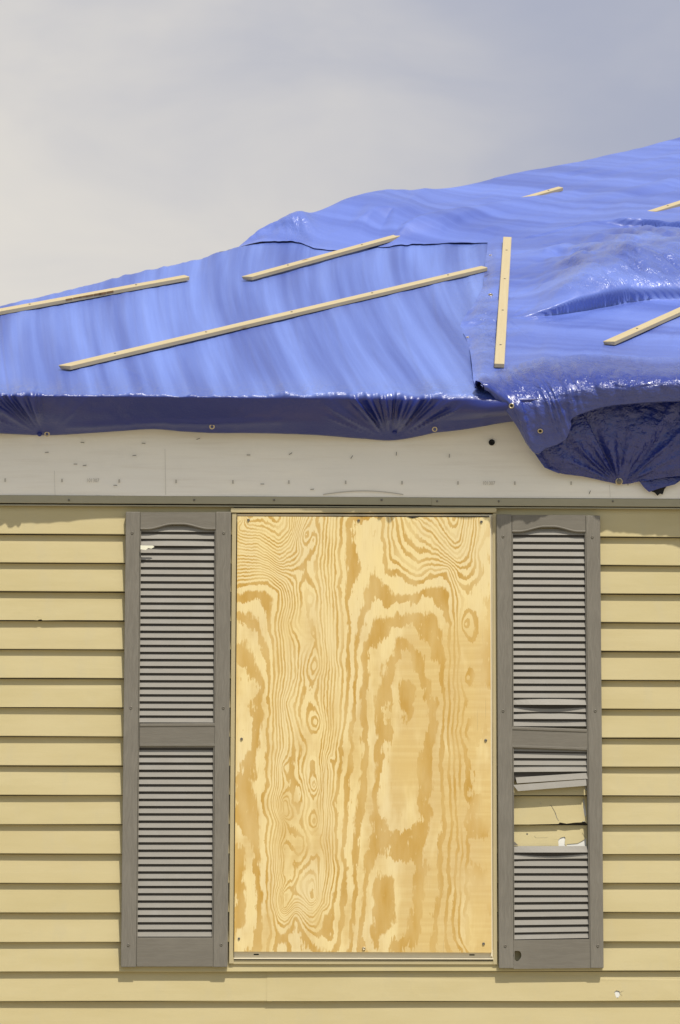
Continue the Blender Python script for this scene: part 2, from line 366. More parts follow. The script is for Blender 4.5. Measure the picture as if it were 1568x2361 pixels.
YB, YT = -.0200, -.0012                                 # depth of a lap at its butt and at its top
def lap(x0, x1, zb, zt, proud=0.0, holes=(), notch=None, sd=0):
    """one clapboard lap: gently bowed face and a butt edge that returns to the wall"""
    n = max(2, int((x1-x0)/.11)); rr = np.random.default_rng(sd)
    ph = rr.random(4)*6.28; amp = rr.uniform(.3, 1.0)
    def fy(x, z):
        t = (z-zb)/(zt-zb)
        return YB+(YT-YB)*t-proud-.0007*amp*math.sin(x*3.1+ph[0])-.0010*math.sin(math.pi*t)*(.6+.4*math.sin(x*7+ph[1]))
    def fz(x): return zb+.0007*math.sin(x*2.3+ph[2])+.0004*math.sin(x*6.7+ph[3])
    V, Fc = [], []
    if holes or notch:
        bot = [(x0+(x1-x0)*i/n, zb) for i in range(n+1)]
        if notch:
            bot = [p for p in bot if not (notch[0][0]-.002 < p[0] < notch[-1][0]+.002)]
            bot = sorted(bot+list(notch), key=lambda p: p[0])
        out = bot+[(x1, zt), (x0, zt)]
        ex = [(x0+(x1-x0)*(i+.5)/n, zb+(zt-zb)*k/3) for i in range(n) for k in (1, 2)]
        ex = [e for e in ex if not any(in_poly(e[0], e[1], h) for h in holes)]
        v2, Fc = sheet_with_holes(out, list(holes), ex)
        V = [(x, fy(x, z), z+(fz(x)-zb)*(1-(z-zb)/(zt-zb))) for x, z in v2]; Fc = list(Fc)
        k = len(V)
        for (x, z) in bot: V += [(x, fy(x, z), z+fz(x)-zb), (x, -.001, z+fz(x)-zb+.0015)]
        for i in range(len(bot)-1): Fc.append((k+2*i, k+2*i+2, k+2*i+3, k+2*i+1))
    else:
        rows = [(0, 1), (.08, 0), (.5, 0), (1, 0)]
        for i in range(n+1):
            x = x0+(x1-x0)*i/n
            V.append((x, -.001, fz(x)+.0015)); V.append((x, fy(x, zb)+.0012, fz(x)-.0002)); 
            for t in (.02, .35, .7, 1): V.append((x, fy(x, zb+(zt-zb)*t), fz(x)+(zt-zb)*t))
        for i in range(n):
            for j in range(5): Fc.append((i*6+j, (i+1)*6+j, (i+1)*6+j+1, i*6+j+1))
        return mesh(V, Fc)
    return mesh(V, Fc)
def hpx(*pts): return [P2(x, y, -.012) for x, y in pts]
cw = lambda l, w: [(x-w, y-w*.3) for x, y in l]+[(x+w, y+w*.3) for x, y in reversed(l)]     # thin crack outline
DAM = {  # (side, course): holes, notch
 ('r', 10): ([hpx(*cw([(1270, 1856), (1276, 1866), (1280, 1874), (1283, 1885), (1288, 1893)], .9)), hpx(*cw([(1237, 1848), (1246, 1850), (1249, 1855)], .6)), hpx((1345, 1842), (1347, 1842), (1352, 1878), (1348, 1884), (1345, 1866))],
             hpx((1287, 1899.5), (1290, 1896), (1306, 1899), (1325, 1896.5), (1340, 1896), (1346, 1892), (1353, 1899.5))),
 ('r', 11): ([hpx((1287, 1937), (1292, 1931.5), (1301, 1929), (1304, 1931), (1302, 1945), (1305, 1952), (1288, 1952)), hpx((1306, 1952), (1307, 1946), (1332, 1944), (1343, 1938), (1352, 1932), (1351, 1957), (1308, 1957)),
              hpx(*cw([(1232, 1927), (1236, 1932), (1262, 1931), (1274, 1934), (1286, 1936)], .6)), hpx((1215, 1921), (1218, 1922), (1217, 1925), (1213, 1924)), hpx(*cw([(1343, 1920), (1347, 1928), (1350, 1937)], .7))], None),
 ('r', 9): ([hpx((1346, 1802), (1349, 1801), (1353, 1822), (1350, 1823))], None),
 ('f', 16): ([hpx((1416, 2287), (1421, 2283), (1428, 2285), (1430, 2292), (1424, 2301), (1420, 2299)), hpx(*cw([(1430, 2288), (1434, 2285), (1438, 2284)], .5)), hpx(*cw([(1431, 2292), (1433, 2296)], .5))], None),
 ('l', 3): ([hpx(*cw([(85, 1421), (89, 1423.5), (93, 1425)], .6))], hpx((87, 1431), (90, 1429.3), (96, 1428.6), (98, 1431))),
 ('l', 6): ([hpx((106.5, 1655), (109, 1654.5), (109.5, 1657), (107, 1657.5))], None),
}
def foam(x0, x1, zb, zt):
    a = YB+.0028; b = YT+.0028
    link('foam_backer', mesh([(x0, a, zb+.010), (x1, a, zb+.010), (x1, b+.0004, zt-.008), (x0, b+.0004, zt-.008)], [(0, 1, 2, 3)]), M['board'], house)
for k in range(0, 20):
    zb = Z0-DZ*k; zt = zb+DZ-.0030 if k else P2(700, 1161, 0)[1]
    if k <= 14:
        xw0, xw1 = P2(536, 1700)[0], P2(1144, 1700)[0]
        for side, a, b in (('l', XL, xw0), ('r', xw1, XR)):
            h, nt_ = DAM.get((side, k), ((), None))
            link('siding_board', lap(a, b, zb, zt, 0, h, nt_, k*3+(side == 'r')), M['vinyl'], house)
            if side == 'r' and h: foam(P2(1180, 1900)[0], P2(1362, 1900)[0], zb, zt)
    else:
        kk = k
        if k in (16, 17):
            xs_ = P2(615, 2300)[0]; h, nt_ = DAM.get(('f', k), ((), None))
            link('siding_board', lap(XL, xs_+.02, zb, zt, 0, (), None, k*3), M['vinyl'], house)
            link('siding_board', lap(xs_, XR, zb, zt, .0014, h, nt_, k*3+1), M['vinyl'], house)
            if h: foam(P2(1400, 2290)[0], P2(1450, 2290)[0], zb, zt)
        else:
            link('siding_board', lap(XL, XR, zb, zt, 0, (), None, k*3), M['vinyl'], house)
link('corner_trim', prism_xz([(XL-.012, .42), (XL+.07, .42), (XL+.07, 2.5), (XL-.012, 2.5)], -.024, .02, .003), M['trim'], house)
link('corner_trim', prism_xz([(XR-.07, .42), (XR+.012, .42), (XR+.012, 2.5), (XR-.07, 2.5)], -.024, .02, .003), M['trim'], house)

# eave: timber fascia, white membrane stapled over it, metal channel under it
zf0 = P2(784, 1146, -.02)[1]; zch = P2(784, 1163.5, -.024)[1]
link('fascia_board', prism_xz([(XL-.1, zf0+.004), (XR+.1, zf0+.004), (XR+.1, 2.84), (XL-.1, 2.84)], -.016, .02), M['plank'], house)
nx, nz = 260, 14; V = []
for j in range(nz):
    for i in range(nx):
        x = -1.6+4.2*i/(nx-1); t = j/(nz-1); z = zf0+.29*t
        V.append((x, -.0205-.0018*float(vn(np.array(x*3), np.array(t*2.0), 2))-.0012*float(vn(np.array(x*9+z*7), np.array(t*5.0), 3))-.002*t, z))
mem = mesh(V, grid_faces(nx, nz), True)
link('wrap_sheet', mem, M['wrap'], house, 'off white roofing membrane stapled along the top of the wall, printed with faint numbers')
def channel(x0, x1, dy, dz=0):
    z1, z0_ = P2(784, 1145.5, -.024)[1]+dz, zch+dz
    return prism_xz([(x0, z0_), (x1, z0_), (x1, z1), (x0, z1)], -.024-dy, -.003, .0012)
xj = P2(995, 1150)[0]
link('eave_channel', channel(-1.7, xj+.02, 0), M['channel'], house)
link('eave_channel', channel(xj, 3.2, .0022, -.0015), M['channel'], house)
zl = P2(784, 1170, -.018)[1]
link('channel_lip', prism_xz([(-1.7, zl), (3.2, zl), (3.2, zl+.0045), (-1.7, zl+.0045)], -.0215, -.010, .0008), M['channel'], house)
link('channel_gap_shade', prism_xz([(-1.7, zl+.0045), (3.2, zl+.0045), (3.2, zch), (-1.7, zch)], -.006, .003), M['dark'], house)  # dark strip painting in the shade of the groove
for px in (159, 448, 632, 880, 1008, 1150, 1413):
    p = unp(px, 1153 if px < 900 else 1156, -.027); o = link('channel_nail', lathe([(.0038, .002), (.0036, -.001), (.002, -.002), (.0001, -.002)], 10), M['screw'], house); o.location = Vector(p)
    o.matrix_parent_inverse = Matrix.Translation(-Vector(house.location))
# printed marks (flat print) and the dark knock-out
V, Fc = [], []
def quad(cx, cy, w, h, Y=-.0262, rot=0):
    c = unp(cx, cy, Y); k = len(V); ca, sa = math.cos(rot), math.sin(rot)
    for a, b in ((-1, -1), (1, -1), (1, 1), (-1, 1)):
        dx, dz = a*w/2*S, b*h/2*S; V.append((c[0]+dx*ca-dz*sa, Y, c[2]+dx*sa+dz*ca))
    Fc.append((k, k+1, k+2, k+3))
for px, py in ((12, 1107), (143, 1108), (275, 1109), (406, 1110), (537, 1111), (666, 1111.5), (797, 1112), (927, 1113), (1056, 1113.5), (1187, 1114), (1317, 1114), (-118, 1107), (1448, 1115), (1580, 1115)):
    V, Fc = [], []; quad(px, py, 3.6, 8)
    link('printed_mark', mesh(V, Fc), M['ink'], house)
def text(body, px, py, h, Y):
    cu = bpy.data.curves.new('t', 'FONT'); cu.body = body; cu.size = h*S*1.35; cu.align_x = 'CENTER'; cu.align_y = 'CENTER'
    ob = bpy.data.objects.new('t', cu); COL.objects.link(ob)
    dg = bpy.context.evaluated_depsgraph_get(); me = bpy.data.meshes.new_from_object(ob.evaluated_get(dg))
    bpy.data.objects.remove(ob); c = unp(px, py, Y)
    me.transform(Matrix.Translation(Vector(c)) @ Matrix.Rotation(R(90), 4, 'X') @ Matrix.Diagonal((.82, 1, 1, 1)))
    me.materials.clear(); return me
link('printed_number', text('101307', 214, 1108, 9, -.0262), M['ink'], house, 'faint printed number 101307 at the left end of the membrane')
link('printed_number', text('101307', 1127, 1114, 9, -.0262), M['ink'], house, 'faint printed number 101307 at the right end of the membrane')
arc = [unp(745+185*i/24, 1144-11*math.sin(math.pi*(.08+.84*i/24))-.0, -.0262) for i in range(25)]
V = []; 
for p in arc: V += [(p[0], -.0262, p[2]), (p[0], -.0262, p[2]+.0035)]
link('printed_arc', mesh(V, [(2*i, 2*i+2, 2*i+3, 2*i+1) for i in range(24)]), M['ink'], house)
for px, py, r in ((174, 1070, 0), (310, 1050, .1), (195, 1073, .1), (331, 1022, -.1), (457, 1012, .3), (573, 1049, 0), (670, 1046, .6), (811, 1054, 1), (914, 1046, 1.5), (1036, 1051, 1.5), (605, 1116, 0), (720, 1128, .1), (266, 1119, 0), (1360, 1135, 1.2), (108, 1043, .1), (190, 1020, -.1)):
    c = unp(px, py, -.0264); w = 4.2*S; b = prism_xz([(-w, -.0009), (w, -.0009), (w, .0009), (-w, .0009)], -.001, .001)
    o = link('staple', b, M['staple'], house); o.location = Vector(c); o.rotation_euler = (0, -r, 0)
for x, y0, y1 in ((125, 1085, 1141), (380, 1035, 1141), (1405, 1118, 1146)):
    a, b = unp(x, y0, -.0262), unp(x+1.5, y1, -.0262)
    link('sheet_seam', mesh([(a[0], -.0262, a[2]), (a[0]+.0012, -.0262, a[2]), (b[0]+.0014, -.0262, b[2]), (b[0], -.0262, b[2])], [(0, 1, 2, 3)]), M['seam'], house)
o = link('cap_washer', lathe([(.0108, .004), (.0108, -.002), (.0095, -.004), (.004, -.0035), (.003, -.001), (.0001, -.001)], 20), M['dark'], house, 'round black cap washer on the white membrane')
o.location = Vector(unp(1134, 1020, -.026))

# roof deck under the tarps
eo, zo = YE+.12, ZE+TR*.12-.045
ridge_z = zo+TR*3.2
rv = [(XC+.03, eo, zo), (XR+.2, eo, zo), (XR+.2, eo+6.4, zo), (XC+.03, eo+6.4, zo), (XC+3.23, eo+3.2, ridge_z), (XR-3.0, eo+3.2, ridge_z)]
rv2 = [(a, b, c-.02) for a, b, c in rv]
rf = [(0, 1, 5, 4), (1, 2, 5), (2, 3, 4, 5), (3, 0, 4), (6, 9, 8, 7), (0, 6, 7, 1), (1, 7, 8, 2), (2, 8, 9, 3), (3, 9, 6, 0)]
link('roof_deck', mesh(rv+rv2, rf), M['shingle'], house)

# window behind the board
win = link('window', prism_px([(532, 1171), (1145, 1171), (1145, 1182), (532, 1182)], -.030, .003, .0015), M['trim'], house, 'window trim round the boarded opening')
def sub(name, me, m): return link(name, me, m, win)
for a in (((535, 1183.5), (545.5, 1183.5), (539, 2222), (528, 2222)), ((1136.5, 1183.5), (1145, 1183.5), (1146.5, 2224), (1137, 2224))):
    o = sub('side_trim', prism_px(list(a), -.026, .003, .0012), M['trim']); 
sub('frame_rail', prism_px([(546, 1185), (1137, 1186), (1137, 1190.5), (546, 1189.5)], -.020, .01, .001), M['cream'])
sub('frame_stile', prism_px([(546.3, 1191), (550, 1191), (544, 2197), (540.3, 2197)], -.016, .01, .001), M['cream'])
sub('frame_stile', prism_px([(1128, 1187), (1132.6, 1187), (1136.3, 2208), (1131, 2204)], -.030, .01, .001), M['cream'])
sub('frame_stile', prism_px([(1133.2, 1187), (1135.8, 1187), (1140, 2211), (1136.9, 2209)], -.022, .01, .001), M['cream'])
slv, slf = sheet_with_holes([P2(540, 2190), P2(540, 2208.5), P2(1137, 2208.5), P2(1137, 2190)][::-1], [[P2(585, 2202), P2(597, 2202), P2(597, 2199), P2(585, 2199)], [P2(1082, 2203), P2(1094, 2203), P2(1094, 2200), P2(1082, 2200)]])
sub('sill', mesh([(x, -.024, z) for x, z in slv], slf), M['cream'])
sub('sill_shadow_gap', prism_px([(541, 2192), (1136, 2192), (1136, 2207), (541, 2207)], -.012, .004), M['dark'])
sub('sill_nosing', prism_px([(539, 2208.5), (1138, 2209.5), (1138, 2212.5), (539, 2211.5)], -.029, .0, .0008), M['cream'])
sub('sill_trim', prism_px([(537, 2213.5), (1138, 2215), (1138, 2224), (537, 2223)], -.0235, .0, .001), M['trim'])
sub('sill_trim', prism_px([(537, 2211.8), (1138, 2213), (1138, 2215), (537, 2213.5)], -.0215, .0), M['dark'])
sub('window_pane', prism_px([(548, 1192), (1130, 1192), (1130, 2196), (541, 2196)], .012, .018), M['glass'])
link('rear_panel', mesh([(WX0-.1, .12, WZB-.1), (WX1+.1, .12, WZB-.1), (WX1+.1, .12, WZT+.1), (WX0-.1, .12, WZT+.1)], [(0, 1, 2, 3)]), M['dark'], house)

def screw(parent, px, py, Y, r=.0052, m='screw', name='screw'):
    o = link(name, lathe([(r, .003), (r, -.0008), (r*.8, -.0022), (r*.42, -.0024), (r*.35, -.0006), (.0001, -.0004)], 12), M[m], parent)
    o.location = Vector(unp(px, py, Y)); return o

# ------------------------------------------------------------------ plywood board over the window
pc = unp(838, 2196, -.036)
board = thing('plywood_board', 'raw yellow plywood sheet with swirling grain, screwed over the window between the shutters', 'plywood board', tuple(pc))
C_ = []
def L(v, *pts): C_.extend([(x, y, v) for x, y in pts])
# left knots of colour
L(0,(120,850),(130,900),(170,960),(200,1040),(225,1070),(205,1140),(195,1250),(190,1330),(175,1400),(150,1460),(140,1520),(100,1560),(150,1600),(120,1650),(150,1700),(100,1800),(140,1830),(175,1880),(195,1960),(200,2050),(205,2150),(215,2300),(215,2480))
L(.5,(215,900),(240,1150),(235,1300),(215,1450),(200,1600),(215,1720),(235,1850),(240,2000),(240,2200),(245,2450),(85,760),(160,780))
L(-.5,(85,1050),(110,1200),(90,1350),(110,1440),(80,1880),(150,1920),(150,2150),(160,2350))
L(-1,(95,1960),(110,2020),(90,2080),(125,2250),(100,2330),(85,2400))
L(-.4,(90,2480),(170,2250))
L(1,(90,660),(150,690),(180,690),(205,780),(225,850),(255,860),(266,1000),(268,1200),(262,1400),(268,1600),(262,1800),(262,2000),(260,2200),(275,2400),(262,2500))
L(1.5,(120,610),(190,640),(230,740))
L(2,(85,560),(110,575),(160,535),(200,550),(230,600),(265,650),(280,800),(282,1200),(278,1500),(282,1800),(282,2100),(290,2300))
L(2.5,(100,510),(200,490),(270,530))
L(3,(90,480),(180,470),(250,460),(310,520))
L(8,(85,360),(180,360),(250,380),(310,420)); L(13,(85,240),(190,250),(240,290),(310,345),(360,300)); L(17,(95,170),(190,170),(250,190),(310,230),(370,170)); L(20,(130,100),(300,110))
L(14,(100,110))
# dense column
L(14,(410,110));L(12,(415,300));L(9,(410,420));L(4,(340,600),(330,1000),(325,1400),(325,1800),(320,2150));L(8,(370,700),(365,1150),(350,1500),(345,1950),(345,2080))
L(7,(400,1000),(395,1500),(390,1900),(385,1700),(385,2100));L(10,(430,240),(430,330),(435,500),(440,700));L(7,(430,1600),(430,1750))
L(6.4,(430,1650),(430,1950),(435,1900))
L(8,(460,200),(470,800),(455,1400),(460,2000));L(11,(500,230),(490,560),(500,760),(510,850),(505,1000),(500,1480),(510,1800),(505,2150));L(12,(510,940),(510,1600),(505,2220),(520,1250));L(10,(350,2270),(350,2200),(350,1760),(350,1700));L(9,(540,1000),(545,1400),(540,2000),(530,600),(510,450),(500,110))
L(8,(560,110),(560,500),(565,1200),(550,1600));L(6,(590,300),(600,800),(600,1150),(575,1500),(565,1900),(555,2200),(560,2300));L(4,(640,110),(630,300),(625,500),(640,900),(640,1150))
L(5,(620,700),(615,1450),(590,1600),(575,2250))
# bottom arches
L(2,(295,2320),(340,2450),(370,2400),(400,2330),(412,2310),(430,2350),(460,2430),(490,2480),(520,2500));L(1.5,(410,2420),(420,2500));L(5,(350,2330),(500,2350));L(3,(545,2400),(560,2300),(330,2500));L(3.4,(600,2420))
# wide band + clear strip
L(3,(700,110),(700,200),(690,300),(720,260),(735,350),(700,400),(735,440),(700,480),(690,600),(700,800),(695,1000),(685,1150),(665,1287),(640,1400),(600,1460),(640,1550),(610,1700),(620,1850),(625,2000),(610,2200),(590,2350))
L(2.5,(760,200),(800,150),(820,250),(860,150),(830,350),(780,400),(750,560),(735,640),(715,900),(720,560),(710,1150),(880,300),(770,500),(690,1400),(665,1530),(650,1700),(655,2000),(640,2250))
L(3,(895,110),(897,250),(900,350),(925,420),(960,405),(1000,430),(1060,465),(1110,460),(1150,415),(1190,430),(1240,400),(1262,480),(1285,700),(1280,900),(1275,1200),(1275,1500),(1290,1750),(1300,1950),(1290,2200),(1320,2500))
L(2,(800,550),(790,590),(850,460),(850,500),(870,540),(910,600),(960,570),(1050,580),(1100,530),(1150,510),(1180,560),(1230,600),(1245,530),(1262,700),(770,680),(745,800),(740,1000),(730,1150),(715,1287),(705,1400),(690,1600),(690,1700),(680,1850),(665,2000),(670,2250),(650,2420),(1255,900),(1250,1200),(1250,1500),(1270,1800),(1250,2100))
L(2.5,(980,490),(1080,500),(940,470),(1200,480))
L(1.5,(850,620),(1000,610),(1150,600),(1220,680),(780,760),(760,950),(750,1200),(740,1400),(725,1600),(715,1800),(700,2050),(695,2300))
L(1,(785,840),(790,830),(860,680),(860,760),(820,800),(900,720),(960,660),(1000,690),(1060,660),(1150,660),(1100,720),(1170,740),(1200,800),(1190,860),(1230,900),(1160,880),(770,900),(765,1100),(780,1200),(790,1287),(800,1400),(800,1500),(785,1600),(765,1750),(745,1900),(730,2050),(740,2150),(725,2300),(718,2480),(1225,1050),(1215,1200),(1220,1400))
L(.5,(850,900),(920,850),(1000,760),(1080,820),(1120,900),(820,1100),(850,1000),(830,1287),(1190,1050),(820,1420),(1205,1230),(1215,1150),(810,1700),(780,1900),(760,2100),(765,2250))
L(0,(910,1287),(925,1100),(940,950),(965,820),(1000,795),(1040,850),(1065,930),(1100,1000),(1130,1100),(1160,1200),(1180,1287),(1090,880),(880,1287),(860,1200),(850,1110),(870,1350),(880,1440),(850,1400))
L(-.5,(990,900),(1010,980),(960,1000),(1060,1060),(1080,1200),(950,1250),(970,1380),(1000,1500),(900,1550),(870,1650),(1030,1450),(1040,1700),(960,1750),(1010,1800),(900,1500),(1050,1600))
L(-1,(1000,1040),(1020,1100),(1050,1060),(1040,1180),(1000,1100))
L(0,(1075,1500),(1100,1530),(1130,1600),(1090,1700),(1140,1750),(1080,1850),(1130,1450),(1150,1300),(840,1760),(850,1850),(880,1900),(830,1930),(900,1950),(950,1960),(1000,1900),(1040,1890),(980,2000),(1060,1950),(820,1990),(800,2080),(780,2250),(765,2400),(760,2490),(1085,2030),(1100,2150),(1070,2300),(1050,2400),(970,2480),(1020,2440))
L(-.5,(870,2000),(900,2050),(1000,2060),(1010,2150),(960,2200),(990,2300),(830,2100),(810,2300),(880,2450),(930,2400))
L(-1,(860,2130),(900,2120),(850,2200),(900,2200),(920,2160),(880,2280),(930,2310),(850,2320),(850,2450),(920,2380))
L(.5,(1150,1900),(1160,2000),(1150,2150),(1130,2300),(1180,1700),(1190,1550),(1180,1400))
L(1,(1200,2000),(1210,2200),(1180,2400),(1220,1650),(1230,1800))
# right column
L(8,(1080,120),(1150,210));L(11,(1085,100));L(6,(1000,250),(1100,320),(1200,330),(975,110));L(5,(1080,390),(1230,370),(940,200));L(4,(925,320),(1000,390),(1180,395))
L(11,(1180,120));L(14,(1280,110));L(12,(1290,230));L(9,(1290,330),(1360,200));L(6,(1300,450));L(4,(1300,650),(1300,1000),(1290,1300),(1310,1600))
L(7,(1380,350),(1340,700));L(6,(1420,110),(1350,1000),(1360,1300));L(5,(1420,300),(1460,500),(1420,520),(1410,640));L(4.5,(1450,800),(1440,1000));L(5,(1400,850),(1400,920),(1460,1150),(1390,1450));L(4.5,(1340,1500),(1330,1620))
L(5,(1470,1500),(1440,1400),(1360,1650),(1340,1800),(1360,1900),(1350,2050),(1340,2150),(1340,2300));L(4.4,(1385,1700),(1380,1850),(1390,2100),(1360,2450))
L(5,(1420,1750),(1420,1900),(1415,2050),(1420,2250),(1425,2300),(1400,2380),(1340,2460),(1460,2400),(1480,2460));L(5.5,(1420,2450));L(4.5,(1450,2150),(1480,2200),(1460,1800))

CP = np.array(list({(a, b): (a, b, v) for a, b, v in C_}.values()), float)
SXY = np.array([700., 1100.]); Pn = CP[:, :2]/SXY
D = np.linalg.norm(Pn[:, None]-Pn[None], axis=2); n = len(CP); A = np.zeros((n+3, n+3))
A[:n, :n] = -D+np.eye(n)*.008; A[:n, n] = 1; A[n, :n] = 1; A[:n, n+1:] = Pn; A[n+1:, :n] = Pn.T
wts = np.linalg.solve(A, np.r_[CP[:, 2], 0, 0, 0])
NX, NY = 141, 243
qx = np.linspace(78, 1480, NX); qy = np.linspace(100, 2515, NY); QX, QY = np.meshgrid(qx, qy)
G = np.c_[QX.ravel(), QY.ravel()]/SXY; phi = np.zeros(len(G))
for i in range(0, len(G), 8000):
    q = G[i:i+8000]; phi[i:i+8000] = -np.linalg.norm(q[:, None]-Pn[None], axis=2)@wts[:n]+wts[n]+q@wts[n+1:]
U, Vv = (QX-78)/1402, (QY-100)/2415
YBF = -.0365
cor = [unp(*a, YBF) for a in ((547.5, 1190.5), (1130, 1193), (1133.5, 2196.5), (540, 2194))]
Pt = cor[0]*((1-U)*(1-Vv))[..., None]+cor[1]*(U*(1-Vv))[..., None]+cor[2]*(U*Vv)[..., None]+cor[3]*((1-U)*Vv)[..., None]
Pt[..., 1] = YBF-.0018*np.sin(U*math.pi)*np.sin(Vv*math.pi)-.0003                       # slight warp of the sheet
vs = Pt.reshape(-1, 3); fs = [tuple(reversed(f)) for f in grid_faces(NX, NY)]
me = mesh(vs, fs, True)
a = me.attributes.new('ring', 'FLOAT', 'POINT'); a.data.foreach_set('value', phi.astype(np.float32))
a = me.attributes.new('grain', 'FLOAT_VECTOR', 'POINT'); a.data.foreach_set('vector', np.c_[G*SXY/1000, np.zeros(len(G))].astype(np.float32).ravel())
link('face_veneer', me, M['ply'], board)
xs4 = [(c[0], c[2]) for c in cor]
link('board_core', prism_xz([(x, z) for x, z in xs4], YBF+.0004, YBF+.0125), M['ply_edge'], board)
for px, py, r in ((573, 1199, .005), (827, 1200, .005), (1110, 1203, .005), (557, 1704, .005), (1120, 1707, .005), (551, 2164, .004), (839, 2187, .0065), (1115, 2176, .005)):
    screw(board, px, py, YBF-.002, r, 'brass' if r > .006 else 'screw')
link('chip', prism_px([(938, 1190.5), (966, 1191), (960, 1193), (951, 1195), (944, 1193)], YBF-.0022, YBF-.0012), M['dark'], board, 'dark splintered nick in the top edge')

# ------------------------------------------------------------------ shutters
YS = -.040
def quadpx(a, b, c, d, yf, yb, bev=.0012, seg=1): return prism_px([a, b, c, d], yf, yb, bev, None, seg)
def slat_mesh(w, tilt=0.0, bow=0.0, h=.0218, n=1, skewl=0.0, dy=0.0):
    """louvre blade, origin at the left end of its lower front edge, leaning back at the top"""
    V = []
    for i in range(n+1):
        t = i/n; x = w*t; b = bow*math.sin(math.pi*t); zz = tilt*t
        sh = skewl*(1-t)
        for (yy, z) in ((0, 0), (.0080, h), (.0105, h), (.0060, 0)):
            V.append((x+sh*(1-z/h), yy-b*(1 if z < h*.5 else .35)+dy, z+zz))
    Fc = []
    for i in range(n):
        for j in range(4): Fc.append((i*4+j, i*4+(j+1) % 4, (i+1)*4+(j+1) % 4, (i+1)*4+j))
    Fc += [(3, 2, 1, 0), (n*4, n*4+1, n*4+2, n*4+3)]
    me = mesh(V, [tuple(reversed(f)) for f in Fc]); bm = bmesh.new(); bm.from_mesh(me); bmesh.ops.recalc_face_normals(bm, faces=bm.faces); bm.to_mesh(me); bm.free(); return me
def top_rail(root, x0, x1, yt, yb, ys):
    """rail with the raised cathedral arch and its moulding; yb = height of the straight part of the curve"""
    def cy(t):
        d = abs(t-.5)*2; return yb-ys*(1-float(sstep(np.array(d), .12, .82)))
    N = 28; pts = [(x0+(x1-x0)*i/N, cy(i/N)) for i in range(N+1)]
    link('top_rail', prism_px([(x0, yt), (x1, yt)]+pts[::-1], YS+.003, -.018, 0), M['rail'], root)
    V = []; Fc = []
    prof = ((0, 0.0), (-.0022, -.001), (-.0034, -.0038), (-.0024, -.0066), (.001, -.0078), (.008, -.0078))
    for x, y in pts:
        p = unp(x, y, YS+.003)
        for dy, dz in prof: V.append((p[0], YS+.003+dy, p[2]+dz+.0035))
    k = len(prof)
    for i in range(N):
        for j in range(k-1): Fc.append((i*k+j, (i+1)*k+j, (i+1)*k+j+1, i*k+j+1))
    link('arch_moulding', mesh(V, [tuple(reversed(f)) for f in Fc], True), M['rail'], root)
def mid_rail(root, a, b, c, d, name='middle_rail', beads=True, hole=None):
    """a,b top left/right, c,d bottom right/left"""
    if hole:
        o_ = [P2(*q, YS+.003) for q in (a, b, c, d)][::-1]; v2, f2 = sheet_with_holes(o_, [hole])
        me = mesh([(x, YS+.003, z) for x, z in v2], f2)
        r = link(name, me, M['rail'], root)
        V = []; n = len(o_)
        for x, z in o_: V += [(x, YS+.003, z), (x, -.018, z)]
        nh = len(hole); k0 = len(V)
        for x, z in hole: V += [(x, YS+.003, z), (x, YS+.006, z)]
        F_ = [(2*i, 2*((i+1) % n), 2*((i+1) % n)+1, 2*i+1) for i in range(n)]+[(k0+2*i, k0+2*((i+1) % nh), k0+2*((i+1) % nh)+1, k0+2*i+1) for i in range(nh)]
        link('rail_edge', mesh(V, F_), M['rail'], root)
    else: link(name, quadpx(a, b, c, d, YS+.003, -.018), M['rail'], root)
    if beads:
        for (p, q, s) in ((a, b, 1), (d, c, -1)):
            y1, y2 = p[1], q[1]
            link('rail_bead', prism_px([(p[0]+.5, y1+s*1.2), (q[0]-.5, y2+s*1.2), (q[0]-.5, y2+s*7), (p[0]+.5, y1+s*7)], YS+.0005, YS+.006, .0012), M['rail'], root)
def shutter(label, tl, tr, br, bl, sl, sr, group):
    """sl, sr: inner edges (top, bottom) of the left and right stile"""
    c = unp((bl[0]+br[0])/2, bl[1], YS); root = thing('louvred_shutter', label, 'shutter', (c[0], YS, c[2]), group)
    link('stile', quadpx(tl, (sl[0], tl[1]), (sl[1], bl[1]), bl, YS, -.019, .0022, 2), M['stile'], root)
    link('stile', quadpx((sr[0], tr[1]), tr, br, (sr[1], br[1]), YS, -.0165, .0022, 2), M['stile'], root)
    for (xa, xb) in ((sl[0]+.8, sl[1]+.8), (sr[0]-2.4, sr[1]-2.4)):         # thin bead along the inner edge
        link('stile_bead', quadpx((xa, tl[1]+8), (xa+1.8, tl[1]+8), (xb+1.8, bl[1]-6), (xb, bl[1]-6), YS+.0035, -.018, 0), M['stile'], root)
    return root
def put_slat(root, me, xl, yb, Y=YS+.0085):
    o = link('slat', me, None, root); o.location = Vector(unp(xl, yb, Y)); return o
grp = 'louvred shutters beside the boarded window'
ls = shutter('intact grey brown louvred shutter left of the board, pale shard near its top corner', (290, 1180), (533, 1180), (525, 2230), (278.5, 2230), (323, 314), (498, 491.5), grp)
top_rail(ls, 324, 497, 1181, 1219, 11.5)
mid_rail(ls, (322, 1668), (497, 1667), (496, 1722), (321.5, 1722))
mid_rail(ls, (316, 2162), (492, 2162), (492, 2229), (315, 2229), 'bottom_rail', False)
ws = float(unp(500, 1500, YS+.0085)[0]-unp(321, 1500, YS+.0085)[0])
def base_slats(ys, xf, w, skip=(), bowed=None, root=None):
    proto = slat_mesh(w); proto.materials.append(M['slat']); out = []
    for i, y in enumerate(ys):
        if i in skip: continue
        me = proto
        if bowed and i in bowed:
            me = slat_mesh(w, n=12, **bowed[i]); me.materials.append(M['slat'])
        out.append(put_slat(root, me, xf(y), y))
    return out
xl_ = lambda y: 320.5-8.5*(y-1180)/1050
